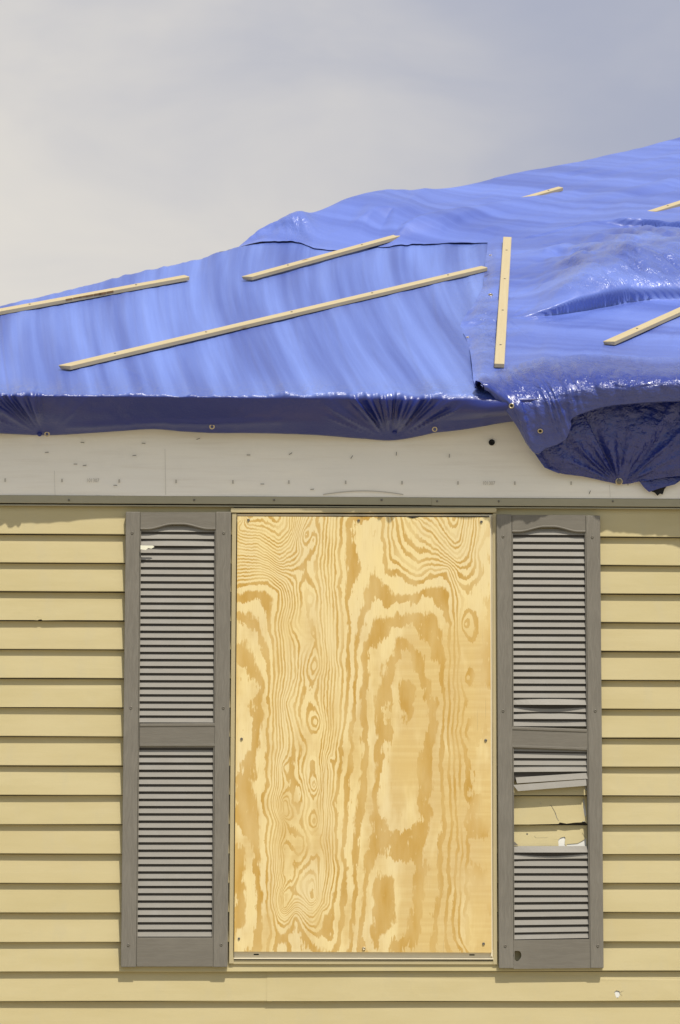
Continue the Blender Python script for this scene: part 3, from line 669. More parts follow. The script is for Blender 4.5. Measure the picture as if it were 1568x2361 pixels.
base_slats([1225.5+(1665.5-1225.5)*i/27 for i in range(28)], xl_, ws, (), {2: dict(bow=.004)}, ls)
base_slats([1724+(2159.5-1724)*i/26 for i in range(27)], xl_, ws, (), None, ls)
link('gap_shade_panel', quadpx((321, 1215), (500, 1215), (499, 1670), (319, 1670), -.0255, -.0205, 0), M['gap_shade'], ls)  # dark panel added behind the slats as painted shade in the gaps
link('gap_shade_panel', quadpx((319, 1720), (499, 1720), (494, 2165), (315, 2165), -.0255, -.0205, 0), M['gap_shade'], ls)
for px, py in ((305, 1229), (516, 1229), (302, 1632), (515, 1632), (296, 2179), (510, 2178)): screw(ls, px, py, YS)
sh = prism_px([(324, 1257.5), (353, 1258), (356, 1261), (349, 1265), (342, 1263.5), (336, 1268), (324, 1266.5)], -.052, -.050, 0)
link('broken_shard', sh, M['shard'], ls, 'pale torn splinter of plastic poking out near the top left corner')

rs = shutter('broken grey brown louvred shutter right of the board, slats missing below its middle rail', (1145, 1186), (1384, 1188.5), (1392, 2232.5), (1150.5, 2233), (1180, 1184), (1350.5, 1361.5), grp)
top_rail(rs, 1181, 1350, 1187.5, 1225, 11.5)
mid_rail(rs, (1180, 1675), (1354, 1681), (1354, 1731), (1180, 1724.5))
hc = P2(1192, 2203, YS+.003); hole = [(hc[0]+.0155*math.cos(a)*(1 if math.cos(a) > 0 else .8), hc[1]+.018*math.sin(a)*(1+.12*math.sin(3*a))) for a in np.linspace(0, 2*math.pi, 18, endpoint=False)]
mid_rail(rs, (1184, 2168), (1361, 2165), (1361, 2232), (1184, 2234), 'bottom_rail', False, hole)
wr = float(unp(1362, 1500, YS+.0085)[0]-unp(1177.5, 1500, YS+.0085)[0])
xr_ = lambda y: 1177.5+4.5*(y-1186)/1046
ys = [1232.5+(1657.5-1232.5)*i/26 for i in range(27)]
base_slats(ys+[1674], xr_, wr, (), {24: dict(bow=.012), 25: dict(bow=-.003), 26: dict(bow=.003)}, rs)
base_slats([1731.5, 1747.6, 1763.8], xr_, wr, (), {0: dict(tilt=-.004), 1: dict(tilt=-.001)}, rs)
sm = lambda **k: (lambda me: (me.materials.append(M['slat']), me)[1])(slat_mesh(**k))
o = put_slat(rs, sm(w=wr, n=6, tilt=.003, bow=.002, dy=-.001), 1179, 1780)
wt = float(unp(1356, 1800, YS)[0]-unp(1190, 1800, YS)[0])
o = put_slat(rs, sm(w=wt, n=6, tilt=.0165, h=.0205, skewl=.004, dy=-.006), 1189, 1806.0); o['label'] = 'upper of the two loose slats hanging askew over the gap'
o = put_slat(rs, sm(w=wt+.004, n=6, tilt=.0195, h=.0215, skewl=.016, dy=-.013), 1183, 1824.0); o['label'] = 'lower loose slat hanging askew over the gap, its left end torn free'
base_slats([1965.5], lambda y: 1183, wr-.002, (), {0: dict(tilt=.0005, bow=.006)}, rs)
base_slats([1981], lambda y: 1183, wr-.004, (), {0: dict(tilt=.003, bow=-.004)}, rs)
base_slats([1996.5, 2013, 2030, 2046, 2063.6, 2080, 2097, 2114, 2133, 2150, 2166], lambda y: 1183.5, wr-.006, (), {5: dict(tilt=.002), 6: dict(tilt=.002), 7: dict(tilt=.003), 8: dict(tilt=.003), 9: dict(tilt=.004), 10: dict(tilt=.0055)}, rs)
link('gap_shade_panel', quadpx((1178, 1222), (1353, 1222), (1356, 1678), (1178, 1676), -.0255, -.0205, 0), M['gap_shade'], rs)
link('gap_shade_panel', quadpx((1180, 1724), (1358, 1728), (1358, 1795), (1182, 1800), -.0255, -.0205, 0), M['gap_shade'], rs)
link('gap_shade_panel', quadpx((1183, 1958), (1360, 1958), (1362, 2168), (1183, 2168), -.0255, -.0205, 0), M['gap_shade'], rs)
for px, py in ((1160, 1237), (1366, 1238.5), (1160, 1639), (1372.5, 1639), (1165, 2181), (1378.5, 2181)): screw(rs, px, py, YS)
link('slot_shade_plate', prism_px([(1353.5, 1798), (1360, 1798), (1361, 1956), (1356, 1956)], -.034, -.021), M['gap_shade'], rs)  # dark plate added in place of the shadow beside the stile
link('torn_tab', prism_px([(1184, 1940), (1187, 1941), (1195, 1949), (1184, 1950)], -.027, -.024), M['rail'], rs, 'torn stub of a missing slat at the lower left of the gap')
link('torn_tab', prism_px([(1179.5, 1816), (1183, 1819), (1181, 1822), (1184.5, 1825), (1179.5, 1828)], -.030, -.026), M['shard'], rs, 'pale torn stub of a missing slat at the upper left of the gap')

# ------------------------------------------------------------------ battens (positions first, the tarps are held down by them)
BT = [((-60, 725), (431, 635.5), 'A'), ((574, 636), (916, 542), 'A'), ((155, 841), (1117, 614.5), 'A'), ((1170, 546), (1151.5, 838), 'B'),
      ((1178, 464), (1293, 431), 'B'), ((1505, 485.5), (1640, 442), 'B'), ((1408, 785), (1640, 681), 'B')]
BW = [tuple(on_roof(*p)[:2] for p in (a, b)) for a, b, _ in BT]
def batten_dist(X, Y):
    d = np.full(X.shape, 9.0)
    for a, b in BW:
        ab = b-a; t = np.clip(((X-a[0])*ab[0]+(Y-a[1])*ab[1])/(ab@ab), 0, 1)
        d = np.minimum(d, np.hypot(X-a[0]-t*ab[0], Y-a[1]-t*ab[1]))
    return d
UPN = np.array([0, -TR, 1])/math.hypot(TR, 1)

def interp(xs, pts, col=1):
    pts = np.array(pts, float); return np.interp(xs, pts[:, 0], pts[:, col])
def curve(pts, n_or_t):
    """Catmull-Rom through control points (rows: t, values...)"""
    P = np.array(pts, float); T_ = P[:, 0]; out = []
    for t in n_or_t:
        i = int(np.clip(np.searchsorted(T_, t)-1, 0, len(P)-2)); u = (t-T_[i])/(T_[i+1]-T_[i])
        p0 = P[max(i-1, 0), 1:]; p1 = P[i, 1:]; p2 = P[i+1, 1:]; p3 = P[min(i+2, len(P)-1), 1:]
        out.append(.5*((2*p1)+(-p0+p2)*u+(2*p0-5*p1+4*p2-p3)*u*u+(-p0+3*p1-3*p2+p3)*u**3))
    return np.array(out)
def cloth_mesh(name, V, faces, uv, crease, m, parent, label=None, weld=True, lit_tone=None):
    me = mesh(V, faces, True)
    if lit_tone is not None:
        a = me.attributes.new('lit_tone', 'FLOAT', 'POINT'); a.data.foreach_set('value', np.asarray(lit_tone, np.float32))
    a = me.attributes.new('crease', 'FLOAT', 'POINT'); a.data.foreach_set('value', np.asarray(crease, np.float32))
    uv3 = np.c_[uv, np.zeros(len(uv))].astype(np.float32)
    a = me.attributes.new('cloth', 'FLOAT_VECTOR', 'POINT'); a.data.foreach_set('vector', uv3.ravel())
    if weld:
        bm = bmesh.new(); bm.from_mesh(me); bmesh.ops.remove_doubles(bm, verts=bm.verts, dist=.0002)
        bmesh.ops.recalc_face_normals(bm, faces=bm.faces); bm.to_mesh(me); bm.free()
    return link(name, me, m, parent, label)
def normals_of(Pg):
    du = np.gradient(Pg, axis=1); dv = np.gradient(Pg, axis=0); n = np.cross(du, dv)
    n /= np.linalg.norm(n, axis=2, keepdims=True)+1e-9
    return n

# ---------- tarp A : roof part, eave edge, tucked flap
def dispA(px, py, X, Y):
    w = px-.0011*np.clip(py-640, -400, 300)**2*(.25+.9*np.clip(px, 0, 1400)/1000)
    h = .0075*vn(w/46+3, py/520, 0)+.0034*vn(w/17, py/300+5, 1)+.0012*vn(w/7, py/200+5, 4)
    h += .0060*vn(px/160, py/90, 2)
    bd = batten_dist(X, Y)
    h *= .25+.75*sstep(bd, .02, .22); h *= 1-.75*np.exp(-((py-570)/22)**2)*sstep(px, 520, 600)
    # puckers gathered by the battens
    pk = np.exp(-(bd/.07)**2)*.0016*vn((px*.97+py*.2)/9, bd*8, 3)
    # diagonal crease below the long batten
    xx = (px-250)/130; cy = 845+60*np.clip(xx, 0, 1)**1.7; h += .006*np.exp(-((py-cy)/5)**2)*sstep(px, 250, 300)*sstep(390-px, 0, 30)
    # crumples near the eave
    e = sstep(py, 872, 902); h += e*.0035*crumple(px/13, py/9, 1)
    return h+pk
XA0, XA1 = -1.32, float(on_roof(1175, 520)[0])
nxA = 640; xsA = np.linspace(XA0, XA1, nxA)
ev = [(-400, .010), (0, .012), (150, .011), (230, .004), (300, 0), (700, 0), (900, -.002), (1100, 0), (1300, 0)]
pxe = to_px(np.c_[xsA, np.full(nxA, YE), np.full(nxA, ZE)])[0]
eo_ = interp(pxe, ev)
rows = []; crs = []; uvs = []
nrA = 140; 
for j in range(nrA):
    t = (j/(nrA-1))
    Y = YE+eo_*-1*0+.012+(xsA-XC+.35)*(1-t)**1.15
    X = xsA; Zf = ZE+TR*(Y-YE); px, py = to_px(np.c_[X, Y, Zf])
    h = dispA(px, py, X, Y)
    P = np.c_[X, Y, roofz(X, Y)]+UPN*h[:, None]
    rows.append(P); crs.append(.05+.55*sstep(py, 862, 900)*(.4+.6*sstep(vn(px/90, px*0+.5, 5), -.4, .5))+.25*np.exp(-((px-1080)/60)**2)); uvs.append(np.c_[X+.12*np.sin(Y*1.2), Y])
# round the drip edge
hem = [(-400, 1000, -.07), (-120, 998, -.07), (0, 1000, -.062), (95, 1003.5, -.032), (180, 1000, -.06), (270, 994, -.07), (350, 989.5, -.075), (420, 995, -.075), (490, 998.5, -.075), (600, 999, -.075), (730, 1003, -.072), (850, 1012, -.05), (908, 1015.5, -.033), (960, 1009, -.05), (1010, 998, -.075), (1080, 990, -.085), (1185, 973, -.09), (1300, 968, -.09)]
hy = curve([(a, b, c) for a, b, c in hem], pxe)
fan = [(95, 1002), (908, 1013)]
def fan_fold(px, py, amp=1.0):
    h = 0; cr = 0
    for (fx, fy, lo, hi, k, na, nb) in ((95, 1004, -120, 92, 0, 8, .9), (95, 1004, 98, 330, 1, 4, .30), (908, 1015, 735, 906, 2, 8, .8), (908, 1015, 910, 1075, 3, 8, .9)):
        dx = px-fx; dy = fy-py; r = np.hypot(dx, dy); ang = np.arctan2(dx, dy+6)
        side = sstep((px-fx)*(1 if lo > fx-5 else -1), -2, 4)
        far = sstep(np.abs(hi-fx if lo > fx-5 else fx-lo)-np.abs(dx), 0, 40)
        f = np.clip(1-np.abs(vn(ang*na+k*9+3, r*0+.5, k))*2.2, 0, 1)*(.5+.5*np.abs(vn(ang*na*.5, r*0+3.5, k+1))*2)
        g_ = side*far*nb*np.clip(r/45, 0, 1)*np.exp(-(r/170)**2)
        h = h+(.060*f+.020)*g_*(.6 if k == 0 else 1)*np.clip(dy/50, 0, 1); cr = cr+g_
    return h, cr
nf = 26; Ye = YE-eo_
for j in range(1, nf):
    t = j/(nf-1)
    top = np.c_[xsA, Ye, np.full(nxA, ZE-.006)+.0015*vn(pxe/40, pxe*0+.3, 6)]
    Xb = unp(pxe, hy[:, 0], hy[:, 1])
    bot = Xb.copy(); bot[:, 0] = xsA
    P = top*(1-t)+bot*t
    pyr = 912+(hy[:, 0]-912)*t
    bulge = .010*math.sin(math.pi*t)*(1+.5*vn(pxe/150, pxe*0, 3))
    bulge = bulge+.040*math.sin(math.pi*min(1, t*1.5))*np.exp(-((pxe-1130)/80)**2)
    fh, fc = fan_fold(pxe, pyr)
    # long rolled hem
    roll_ = .008*np.exp(-((t-.80-.18*sstep(pxe, 250, 750)*-1)/.09)**2)*sstep(pxe, 110, 200)*sstep(760-pxe, 0, 200)
    nrm = np.array([0, -.92, -.38])
    P = P+np.array([0, -1, -.12])*(fh*math.sin(math.pi*(.06+.90*t)**.75))[:, None]+nrm*(bulge+roll_+.0012*vn(pxe/22, pyr/14, 5)*sstep(np.full(nxA, t), 0, .2))[:, None]
    rows.append(P); crs.append(np.clip(.15+fc*.15, 0, 1)); uvs.append(np.c_[xsA, YE-.2*t+0*xsA])
P = rows[-1].copy(); P[:, 1] += .006; P[:, 2] += .003; rows.append(P); crs.append(crs[-1]); uvs.append(uvs[-1])
nr = len(rows); VA = np.concatenate(rows)
tA = thing('tarpaulin', 'pale blue tarp on the left roof slope, its edge tucked under the eave in pleats', 'tarp', (-.3, YE, ZE), 'blue tarps over the roof')
cloth_mesh('tarp_sheet', VA, grid_faces(nxA, nr), np.concatenate(uvs), np.concatenate(crs), M['tarp'], tA, lit_tone=np.concatenate([np.full(nxA, 1.0 if i < nrA else .0) for i in range(nr)]))  # painted sunlit tone on the roof rows, shade tone on the flap
def ring_mesh(r=.0088, tube=.0026, n=20, k=8):
    V = [((r+tube*math.cos(b))*math.cos(a), tube*math.sin(b)*.8, (r+tube*math.cos(b))*math.sin(a)) for a in np.linspace(0, 2*math.pi, n, endpoint=False) for b in np.linspace(0, 2*math.pi, k, endpoint=False)]
    Fc = [(i*k+j, ((i+1) % n)*k+j, ((i+1) % n)*k+(j+1) % k, i*k+(j+1) % k) for i in range(n) for j in range(k)]
    return mesh(V, Fc, True)
RING = ring_mesh(); RING.materials.append(M['brass'])
HOLE = lathe([(.0068, -.0006), (.0001, -.0006)], 14); HOLE.materials.append(M['dark'])
def grommet(parent, loc, nrm=(0, -1, 0), s=1.0, dark=False):
    q = Vector((0, -1, 0)).rotation_difference(Vector(nrm)); o = link('grommet', RING, None, parent); o.location = Vector(loc); o.rotation_mode = 'QUATERNION'; o.rotation_quaternion = q; o.scale = (s, s, s)
    if dark:
        h = bpy.data.objects.new('grommet_hole', HOLE); COL.objects.link(h); h.parent = o
def surf(rowlist, px, py):
    """nearest point of a cloth grid to a picture position, with its normal"""
    Pg = np.array(rowlist); a, b = to_px(Pg.reshape(-1, 3)); n_ = normals_of(Pg).reshape(-1, 3)
    d = (a-px)**2+(b-py)**2; dep = ((Pg.reshape(-1, 3)-CAM)@FW)
    cand = np.where(d < d.min()+9)[0]; k = cand[np.argmin(dep[cand])]
    nn = n_[k]; nn = nn if nn@(CAM-Pg.reshape(-1, 3)[k]) > 0 else -nn
    return Pg.reshape(-1, 3)[k]+nn*.001, nn
for px, py, dk in ((490, 986, False), (1002, 991, False), (106, 1000, False)):
    p, nn = surf(rows, px, py); p = p+np.array([0, -.008, -.001]); grommet(tA, p, nn*.4+np.array([0, -.9, 0]), .85, dk)
for px, py in ((94, 1001), (910, 999)):
    p, nn = surf(rows, px, py); o = link('cap_nail', lathe([(.009, .002), (.009, 0), (.006, -.003), (.0001, -.0035)], 14), M['tarp'], tA); o.location = Vector(p+np.array([0, -.002, 0]))

# ---------- tarp B : big loose tarp over the right and the top
tB = thing('tarpaulin', 'large loose blue tarp billowing over the right slope and spilling over the eave', 'tarp', (1.2, YE, ZE), 'blue tarps over the roof')
hemB = [(505, 579), (520, 573), (545, 569), (600, 563), (650, 560), (690, 562), (722, 574), (760, 578), (800, 578), (850, 573), (870, 572), (940, 568), (1000, 565), (1060, 563), (1124, 562.5)]
le = [(562.5, 1124), (585, 1122), (610, 1118), (640, 1116), (665, 1113), (690, 1100), (712, 1086), (735, 1070), (750, 1061), (762, 1065), (785, 1077), (815, 1084), (850, 1088), (880, 1091), (897, 1097)]
def dispB(px, py, X, Y):
    bd = batten_dist(X, Y); hold = .15+.85*sstep(bd, .015, .20)
    h = .0085*vn(px/150, py/60+2, 4)+.0030*vn((px+py*1.2)/50, (py-px*.1)/40, 5)+.0016*vn(px/16+py/40, py/60, 1)
    # swelling along the hip above the left end
    hb = .108*np.exp(-((px-838)/150)**2)*sstep(578-py, 0, 75)+.034*sstep(px, 500, 575)*sstep(770-px, 0, 100)*sstep(574-py, 0, 26)+.012*np.exp(-((px-1150)/200)**2)*sstep(500-py, 0, 60)
    # folds running down from the hip into that swelling
    hb += .010*ridge((px+py*.9)/80, (py-px*.25)/210, 2)*np.exp(-((px-820)/190)**2)*sstep(575-py, 0, 30)
    # rolled fold at the left tip
    rl = sstep(px, 522, 610)*sstep(745-px, 0, 60); hy_ = 574-26*np.sin(np.clip((px-520)/200, 0, 1)*math.pi)
    hb += .040*np.where(py > hy_-14, np.exp(-((py-(hy_-14))/7)**2), np.exp(-((py-(hy_-14))/30)**2))*rl+.004*ridge((px-py*1.2)/16, py/50, 3)*rl*sstep(560-py, 0, 15)*sstep(py, 525, 545)
    # wind pocket on the right with an overhanging lower lip
    A_ = .048*sstep(px, 1176, 1330)*(1-.55*sstep(px, 1380, 1568)); yl = interp(px, [(1170, 744), (1286, 732), (1370, 718), (1449, 705), (1568, 698), (1840, 690)]); u = (yl-py)/180
    uc = np.clip(u, 0, 1); lip = A_*sstep(u, -.004, .006)*(1-uc)**1.5
    hump = .100*sstep(px, 1190, 1430)*np.sin(math.pi*uc**.55)
    wp = lip+hump
    # long wrinkles following the pocket
    fl = (py-560)+.00055*(px-1180)**2*-.6
    hump = hump+(.0210*vn(px/120+2+.3*vn(px/40, py/30, 2), (fl+(px-1200)*-.18)/12, 6)+.0060*vn(px/45, (fl+(px-1200)*-.2)/5, 4))*sstep(px, 1200, 1320)*sstep(u, 0, .12)*sstep(1-u, 0, .2)
    low = py-(690-.2475*px)                                   # distance below the hip
    hb += (.0085*vn(px/190+5, (py+(px-900)*.22)/15, 6)+.0022*vn(px/70, (py+(px-900)*.2)/6, 2))*sstep(low, 8, 70)*sstep(820-py, 0, 80)*(1-.6*sstep(px, 1150, 1250)*sstep(py, 680, 740))
    # second small fold above
    A2 = .009*sstep(px, 1176, 1230)+.030*sstep(px, 1385, 1450); yl2 = interp(px, [(1170, 562), (1230, 549), (1320, 533), (1400, 524), (1480, 528), (1568, 542), (1840, 560)]); u2 = (yl2-py)/70
    w2 = A2*sstep(u2, -.01, .03)*np.clip(1-u2, 0, 1)
    yr = interp(px, [(860, 580), (940, 547), (1050, 513), (1180, 483), (1260, 468), (1400, 440)])
    hb += .030*np.where(py < yr, np.exp(-((py-yr)/6)**2), np.exp(-((py-yr)/34)**2))*sstep(px, 872, 930)*sstep(1330-px, 0, 120)
    hb += .006*ridge((px+py*2.2)/38, (px-py)/260, 3)*sstep(px, 900, 1000)*sstep(1180-px, 0, 60)*sstep(py, 500, 520)*sstep(575-py, 0, 30)
    A3 = .012*np.exp(-((px-1440)/45)**2); u3 = (668-py)/25; w3 = A3*sstep(u3, 0, .3)*np.clip(1-u3, 0, 1)
    # soft swell towards the eave, small creases from the vertical batten
    sw = .020*sstep(py, 800, 850)*sstep(px, 1150, 1260)
    rc = .0035*ridge((np.arctan2(py-742, px-1165))*7, 0*px+.5, 2)*np.exp(-(np.hypot(px-1165, py-742)/75)**2)*sstep(bd, .01, .05)
    rl2 = .0075*ridge((px*.3+py)/22, px/60, 1)*np.exp(-((px-1105)/38)**2)*sstep(py, 560, 600)*sstep(900-py, 0, 60)
    st_ = -.009*sstep(py, 744, 748)*sstep(1166-px, 0, 6)*sstep(840-py, 0, 60); hold = np.where(px < 1330, np.maximum(hold, sstep(px, 860, 920)*sstep(1330-px, 0, 60)*.8), hold); hemd = np.maximum(np.where(py < 600, sstep(interp(px, hemB)-py, 2, 28), 0), sstep(px-interp(py, le, 1), 2, 28))
    hb = hb*(.22+.78*hemd)
    return .005+.009*sstep(px, 520, 640)*hemd+h*hold*(.3+.7*hemd)+hb*np.clip(hold+.25, 0, 1)+lip+hump+w2+w3+sw+rc+rl2+st_, lip+w2, hump
LEAN = np.array([0, -.95, .62])
n1, n2 = 170, 190
xT1 = np.linspace(505, 1124, n1); XR_ = 1840.0
xT2 = 1124+(XR_-1124)*np.linspace(0, 1, n2)**1.15
upx = np.r_[xT1, xT2[1:]]; lowy = np.r_[interp(xT1, hemB)+1.6*vn(xT1/14, xT1*0+.2, 2), np.full(n2-1, 562.5)]
lo3 = on_roof(upx, lowy)
def rowB(X, Y, tag=0):
    Zf = ZE+TR*(Y-YE); px, py = to_px(np.c_[X, Y, Zf]); h, wp, hmp = dispB(px, py, X, Y)
    P = np.c_[X, Y, roofz(X, Y)]+UPN*(h-wp)[:, None]+LEAN*wp[:, None]
    cr = .10+.50*sstep(hmp, .015, .05)*sstep(px, 1240, 1330)*sstep(735-py, 0, 25)*sstep(py, 545, 600)+.35*np.exp(-((px-690)/60)**2)*sstep(py, 525, 545)+.6*np.exp(-((px-1115)/30)**2)*sstep(py, 560, 600)+.22*sstep(py, 800, 850)*sstep(px, 1130, 1180)
    return P, np.clip(cr, 0, 1), np.c_[Y*.75+.22*X+.06*np.sin(X*2.1), X]
UR = []; 
nu = 150
for j in range(nu):
    t = j/(nu-1); Y = lo3[:, 1]*t+(lo3[:, 0]-XC+YE+.45)*(1-t); UR.append(rowB(lo3[:, 0], Y))
rowsU = [a[0] for a in UR]
VB = [np.concatenate(rowsU)]; FB = grid_faces(len(upx), nu); UVB = [np.concatenate([a[2] for a in UR])]; CB = [np.concatenate([a[1] for a in UR])]
off = len(VB[0])
# lower right block
crest = [(0, 1097, 893), (.03, 1108, 879), (.07, 1128, 869), (.12, 1160, 860), (.18, 1200, 852), (.25, 1250, 846), (.35, 1330, 841), (.5, 1430, 838), (.7, 1568, 836), (1, XR_, 835)]
s2 = np.linspace(0, 1, n2)**1.15
cr2 = curve(crest, s2)
nl = 300; LR = []
for j in range(nl):
    t = j/(nl-1)
    left = 1124.0; yy = 562.5+(cr2[:, 1]-562.5)*t
    xe = interp(yy, le, 1)
    # left boundary follows the hem; columns converge to the crest positions
    x_top = xT2; xx = x_top*(1-t)+cr2[:, 0]*t
    xl0 = float(interp(np.array([562.5+(cr2[0, 1]-562.5)*t]), le, 1)[0]); base0 = 1124*(1-t)+cr2[0, 0]*t
    xx = xx+(xl0-base0)*(1-sstep(s2, 0, .13))
    P = on_roof(xx, yy); LR.append(rowB(P[:, 0], P[:, 1]))
# roll over the eave
bot = [(0, 1133, 903, -.25), (.03, 1182, 966, -.205), (.07, 1231, 1041, -.160), (.12, 1262, 1032, -.165), (.18, 1302, 1014, -.175), (.215, 1316, 985, -.195), (.25, 1322, 962, -.212), (.35, 1385, 939, -.222), (.5, 1460, 929, -.245), (.7, 1568, 924, -.26), (.79, 1650, 927, -.272), (.89, 1735, 955, -.32), (1, XR_, 985, -.34)]
mid = [(0, 1100, 880, -.255), (.03, 1150, 905, -.248), (.07, 1190, 930, -.238), (.12, 1225, 930, -.236), (.18, 1265, 922, -.238), (.25, 1300, 905, -.240), (.35, 1362, 893, -.245), (.42, 1410, 889, -.258), (.5, 1450, 886, -.272), (.7, 1568, 884, -.290), (.82, 1670, 888, -.298), (1, XR_, 900, -.34)]
bo = curve(bot, s2); mi = curve(mid, s2); P0 = LR[-1][0]; Pm = unp(mi[:, 0], mi[:, 1], mi[:, 2]); Pb = unp(bo[:, 0], bo[:, 1], bo[:, 2])
nb_ = 60; rl = []
T0 = P0-LR[-3][0]; T0 = T0/np.linalg.norm(T0, axis=1, keepdims=True)
d0 = np.linalg.norm(Pm-P0, axis=1, keepdims=True); d1 = np.linalg.norm(Pb-Pm, axis=1, keepdims=True)
Tm = (Pb-P0); Tm = Tm/np.linalg.norm(Tm, axis=1, keepdims=True); Tm[:, 1] *= .4; Tb = Pb-Pm; Tb = Tb/np.linalg.norm(Tb, axis=1, keepdims=True)
def herm(a, ta, b, tb, t): return a*(2*t**3-3*t*t+1)+ta*(t**3-2*t*t+t)+b*(-2*t**3+3*t*t)+tb*(t**3-t*t)
for j in range(1, nb_):
    t = j/(nb_-1)
    if t < .45: P = herm(P0, T0*d0*.9, Pm, Tm*d0, t/.45)
    else: P = herm(Pm, Tm*d1, Pb, Tb*d1, (t-.45)/.55)
    rl.append(P)
RLg = np.array(rl); Nn = normals_of(RLg); Nn *= np.sign(-(Nn[..., 1:2])+1e-9)
si = np.tile(s2, (nb_-1, 1)); ti = np.tile((np.arange(1, nb_)/(nb_-1))[:, None], (1, n2))
pxg, pyg = to_px(RLg.reshape(-1, 3)); pxg = pxg.reshape(si.shape); pyg = pyg.reshape(si.shape)
env = np.sin(math.pi*np.clip(ti*.92+.04, 0, 1))**.6
fold = .0115*ridge(si*46+ti*1.2, ti*1.1+.3, 1)*(1-sstep(si, .22, .34))+.0035*ridge(si*24+1.5, ti*1.3, 4)*sstep(si, .2, .3)
fold = fold+.0070*crumple(pxg/34, pyg/30, 2)+.0020*crumple(pxg/14, pyg/12, 5)
RLg = RLg+Nn*(fold*env)[..., None]
inner = RLg[-1].copy(); rl = list(RLg)
for k, (dy, dz) in enumerate(((.008, -.002), (.022, .006), (.05, .022), (.08, .05))):
    q = inner.copy(); q[:, 1] += dy; q[:, 2] += dz; rl.append(q)
rowsL = [a[0] for a in LR]+rl
crL = [a[1] for a in LR]+[np.full(n2, .60)-.20*(1-sstep(s2, .02, .1))]*len(rl)
yuv = np.cumsum(np.r_[0, np.full(len(rl), .006)])[1:]
uvL = [a[2] for a in LR]+[np.c_[LR[-1][2][:, 0]-y, LR[-1][2][:, 1]] for y in yuv]
VB.append(np.concatenate(rowsL)); FB += grid_faces(n2, len(rowsL), off); UVB.append(np.concatenate(uvL)); CB.append(np.concatenate(crL))
cloth_mesh('tarp_sheet', np.concatenate(VB), FB, np.concatenate(UVB), np.concatenate(CB), M['tarp2'], tB, lit_tone=np.concatenate([np.ones(len(upx)*nu), np.ones(n2*len(LR)), np.repeat(np.clip(1-np.arange(len(rl))/14, .22, 1), n2)]))
for px, py, g_, dk in ((1131, 586, rowsU+[], False), (1132, 677, rowsL, True), (1078, 776, rowsL, False), (1178, 934, rowsL, True), (1245, 996, rowsL, True)):
    p, nn = surf(rowsL if len(g_) != nu or px > 1125 else rowsU, px, py); grommet(tB, p, nn, .55 if py < 600 or px == 1078 else .85, dk)

# ---------- tarp C : dark inner layer bunched against the membrane
tC = thing('tarpaulin', 'dark crumpled blue tarp bunched below the eave at right, pinned by one round nail', 'tarp', (1.3, -.05, ZE-.2), 'blue tarps over the roof')
cT = [(0, 1250, 955, -.10), (.12, 1290, 935, -.12), (.25, 1335, 890, -.13), (.45, 1420, 878, -.13), (.7, 1568, 872, -.13), (1, 1800, 868, -.14)]
cBt = [(0, 1247, 1044, -.06), (.05, 1262, 1072, -.055), (.12, 1292, 1091, -.055), (.22, 1345, 1099, -.05), (.45, 1430, 1116, -.032), (.55, 1480, 1109, -.05), (.7, 1568, 1097, -.07), (1, 1800, 1080, -.10)]
nc, nrw = 210, 80; sc_ = np.linspace(0, 1, nc); a_ = curve(cT, sc_); b_ = curve(cBt, sc_)
T3 = unp(a_[:, 0], a_[:, 1], a_[:, 2]); B3 = unp(b_[:, 0], b_[:, 1], b_[:, 2]); rC = []
for j in range(nrw):
    t = j/(nrw-1); P = T3*(1-t)+B3*t; P[:, 1] -= .028*math.sin(math.pi*t)*t**.6*1.3; rC.append(P)
Cg = np.array(rC); pxc, pyc = to_px(Cg.reshape(-1, 3)); pxc = pxc.reshape(nrw, nc); pyc = pyc.reshape(nrw, nc)
ang = np.arctan2(pxc-1430, 1118-pyc+3); rr_ = np.hypot(pxc-1430, pyc-1112)
en = np.clip(rr_/50, 0, 1)*np.exp(-(rr_/210)**2)
tt = np.tile(np.linspace(0, 1, nrw)[:, None], (1, nc))
fh = .020*(1-np.abs(vn(ang*4.2+2, rr_/300, 2))*2)*en+.006*(1-np.abs(vn(ang*10+7, rr_/200, 5))*2)*en*sstep(ang, -.2, .7)
fh = fh+.0045*crumple(pxc/30, pyc/26, 3)+.0028*crumple(pxc/13, pyc/12, 6)
fh = fh+.012*np.exp(-((tt-.93)/.035)**2)*sstep(pxc, 1436, 1470)
NC = normals_of(Cg); NC *= np.sign(-NC[..., 1:2]+1e-9)
Cg = Cg+NC*(fh*np.clip(np.sin(math.pi*(.04+.93*tt)), 0, 1)**.5)[..., None]
uvC = np.c_[Cg[..., 0].ravel(), Cg[..., 2].ravel()]
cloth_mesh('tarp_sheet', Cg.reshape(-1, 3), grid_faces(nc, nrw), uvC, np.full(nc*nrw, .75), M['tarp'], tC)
def scrap(name, poly, Y, parent, m, label, seed=0, tilt=0):
    pts = [P2(x, y, Y) for x, y in poly]; xs = [p[0] for p in pts]; zs = [p[1] for p in pts]
    ex = [(x, z) for x in np.arange(min(xs), max(xs), .006) for z in np.arange(min(zs), max(zs), .006) if in_poly(x, z, pts)]
    v2, f2 = sheet_with_holes(pts if sum((pts[i][0]*pts[(i+1) % len(pts)][1]-pts[(i+1) % len(pts)][0]*pts[i][1]) for i in range(len(pts))) > 0 else pts[::-1], [], ex)
    v2 = np.array(v2); y = Y+.004*crumple(v2[:, 0]*26, v2[:, 1]*26, seed)+tilt*(v2[:, 1]-max(zs))
    cloth_mesh(name, np.c_[v2[:, 0], y, v2[:, 1]], [f for f in f2], v2, np.full(len(v2), .6), m, parent, label)
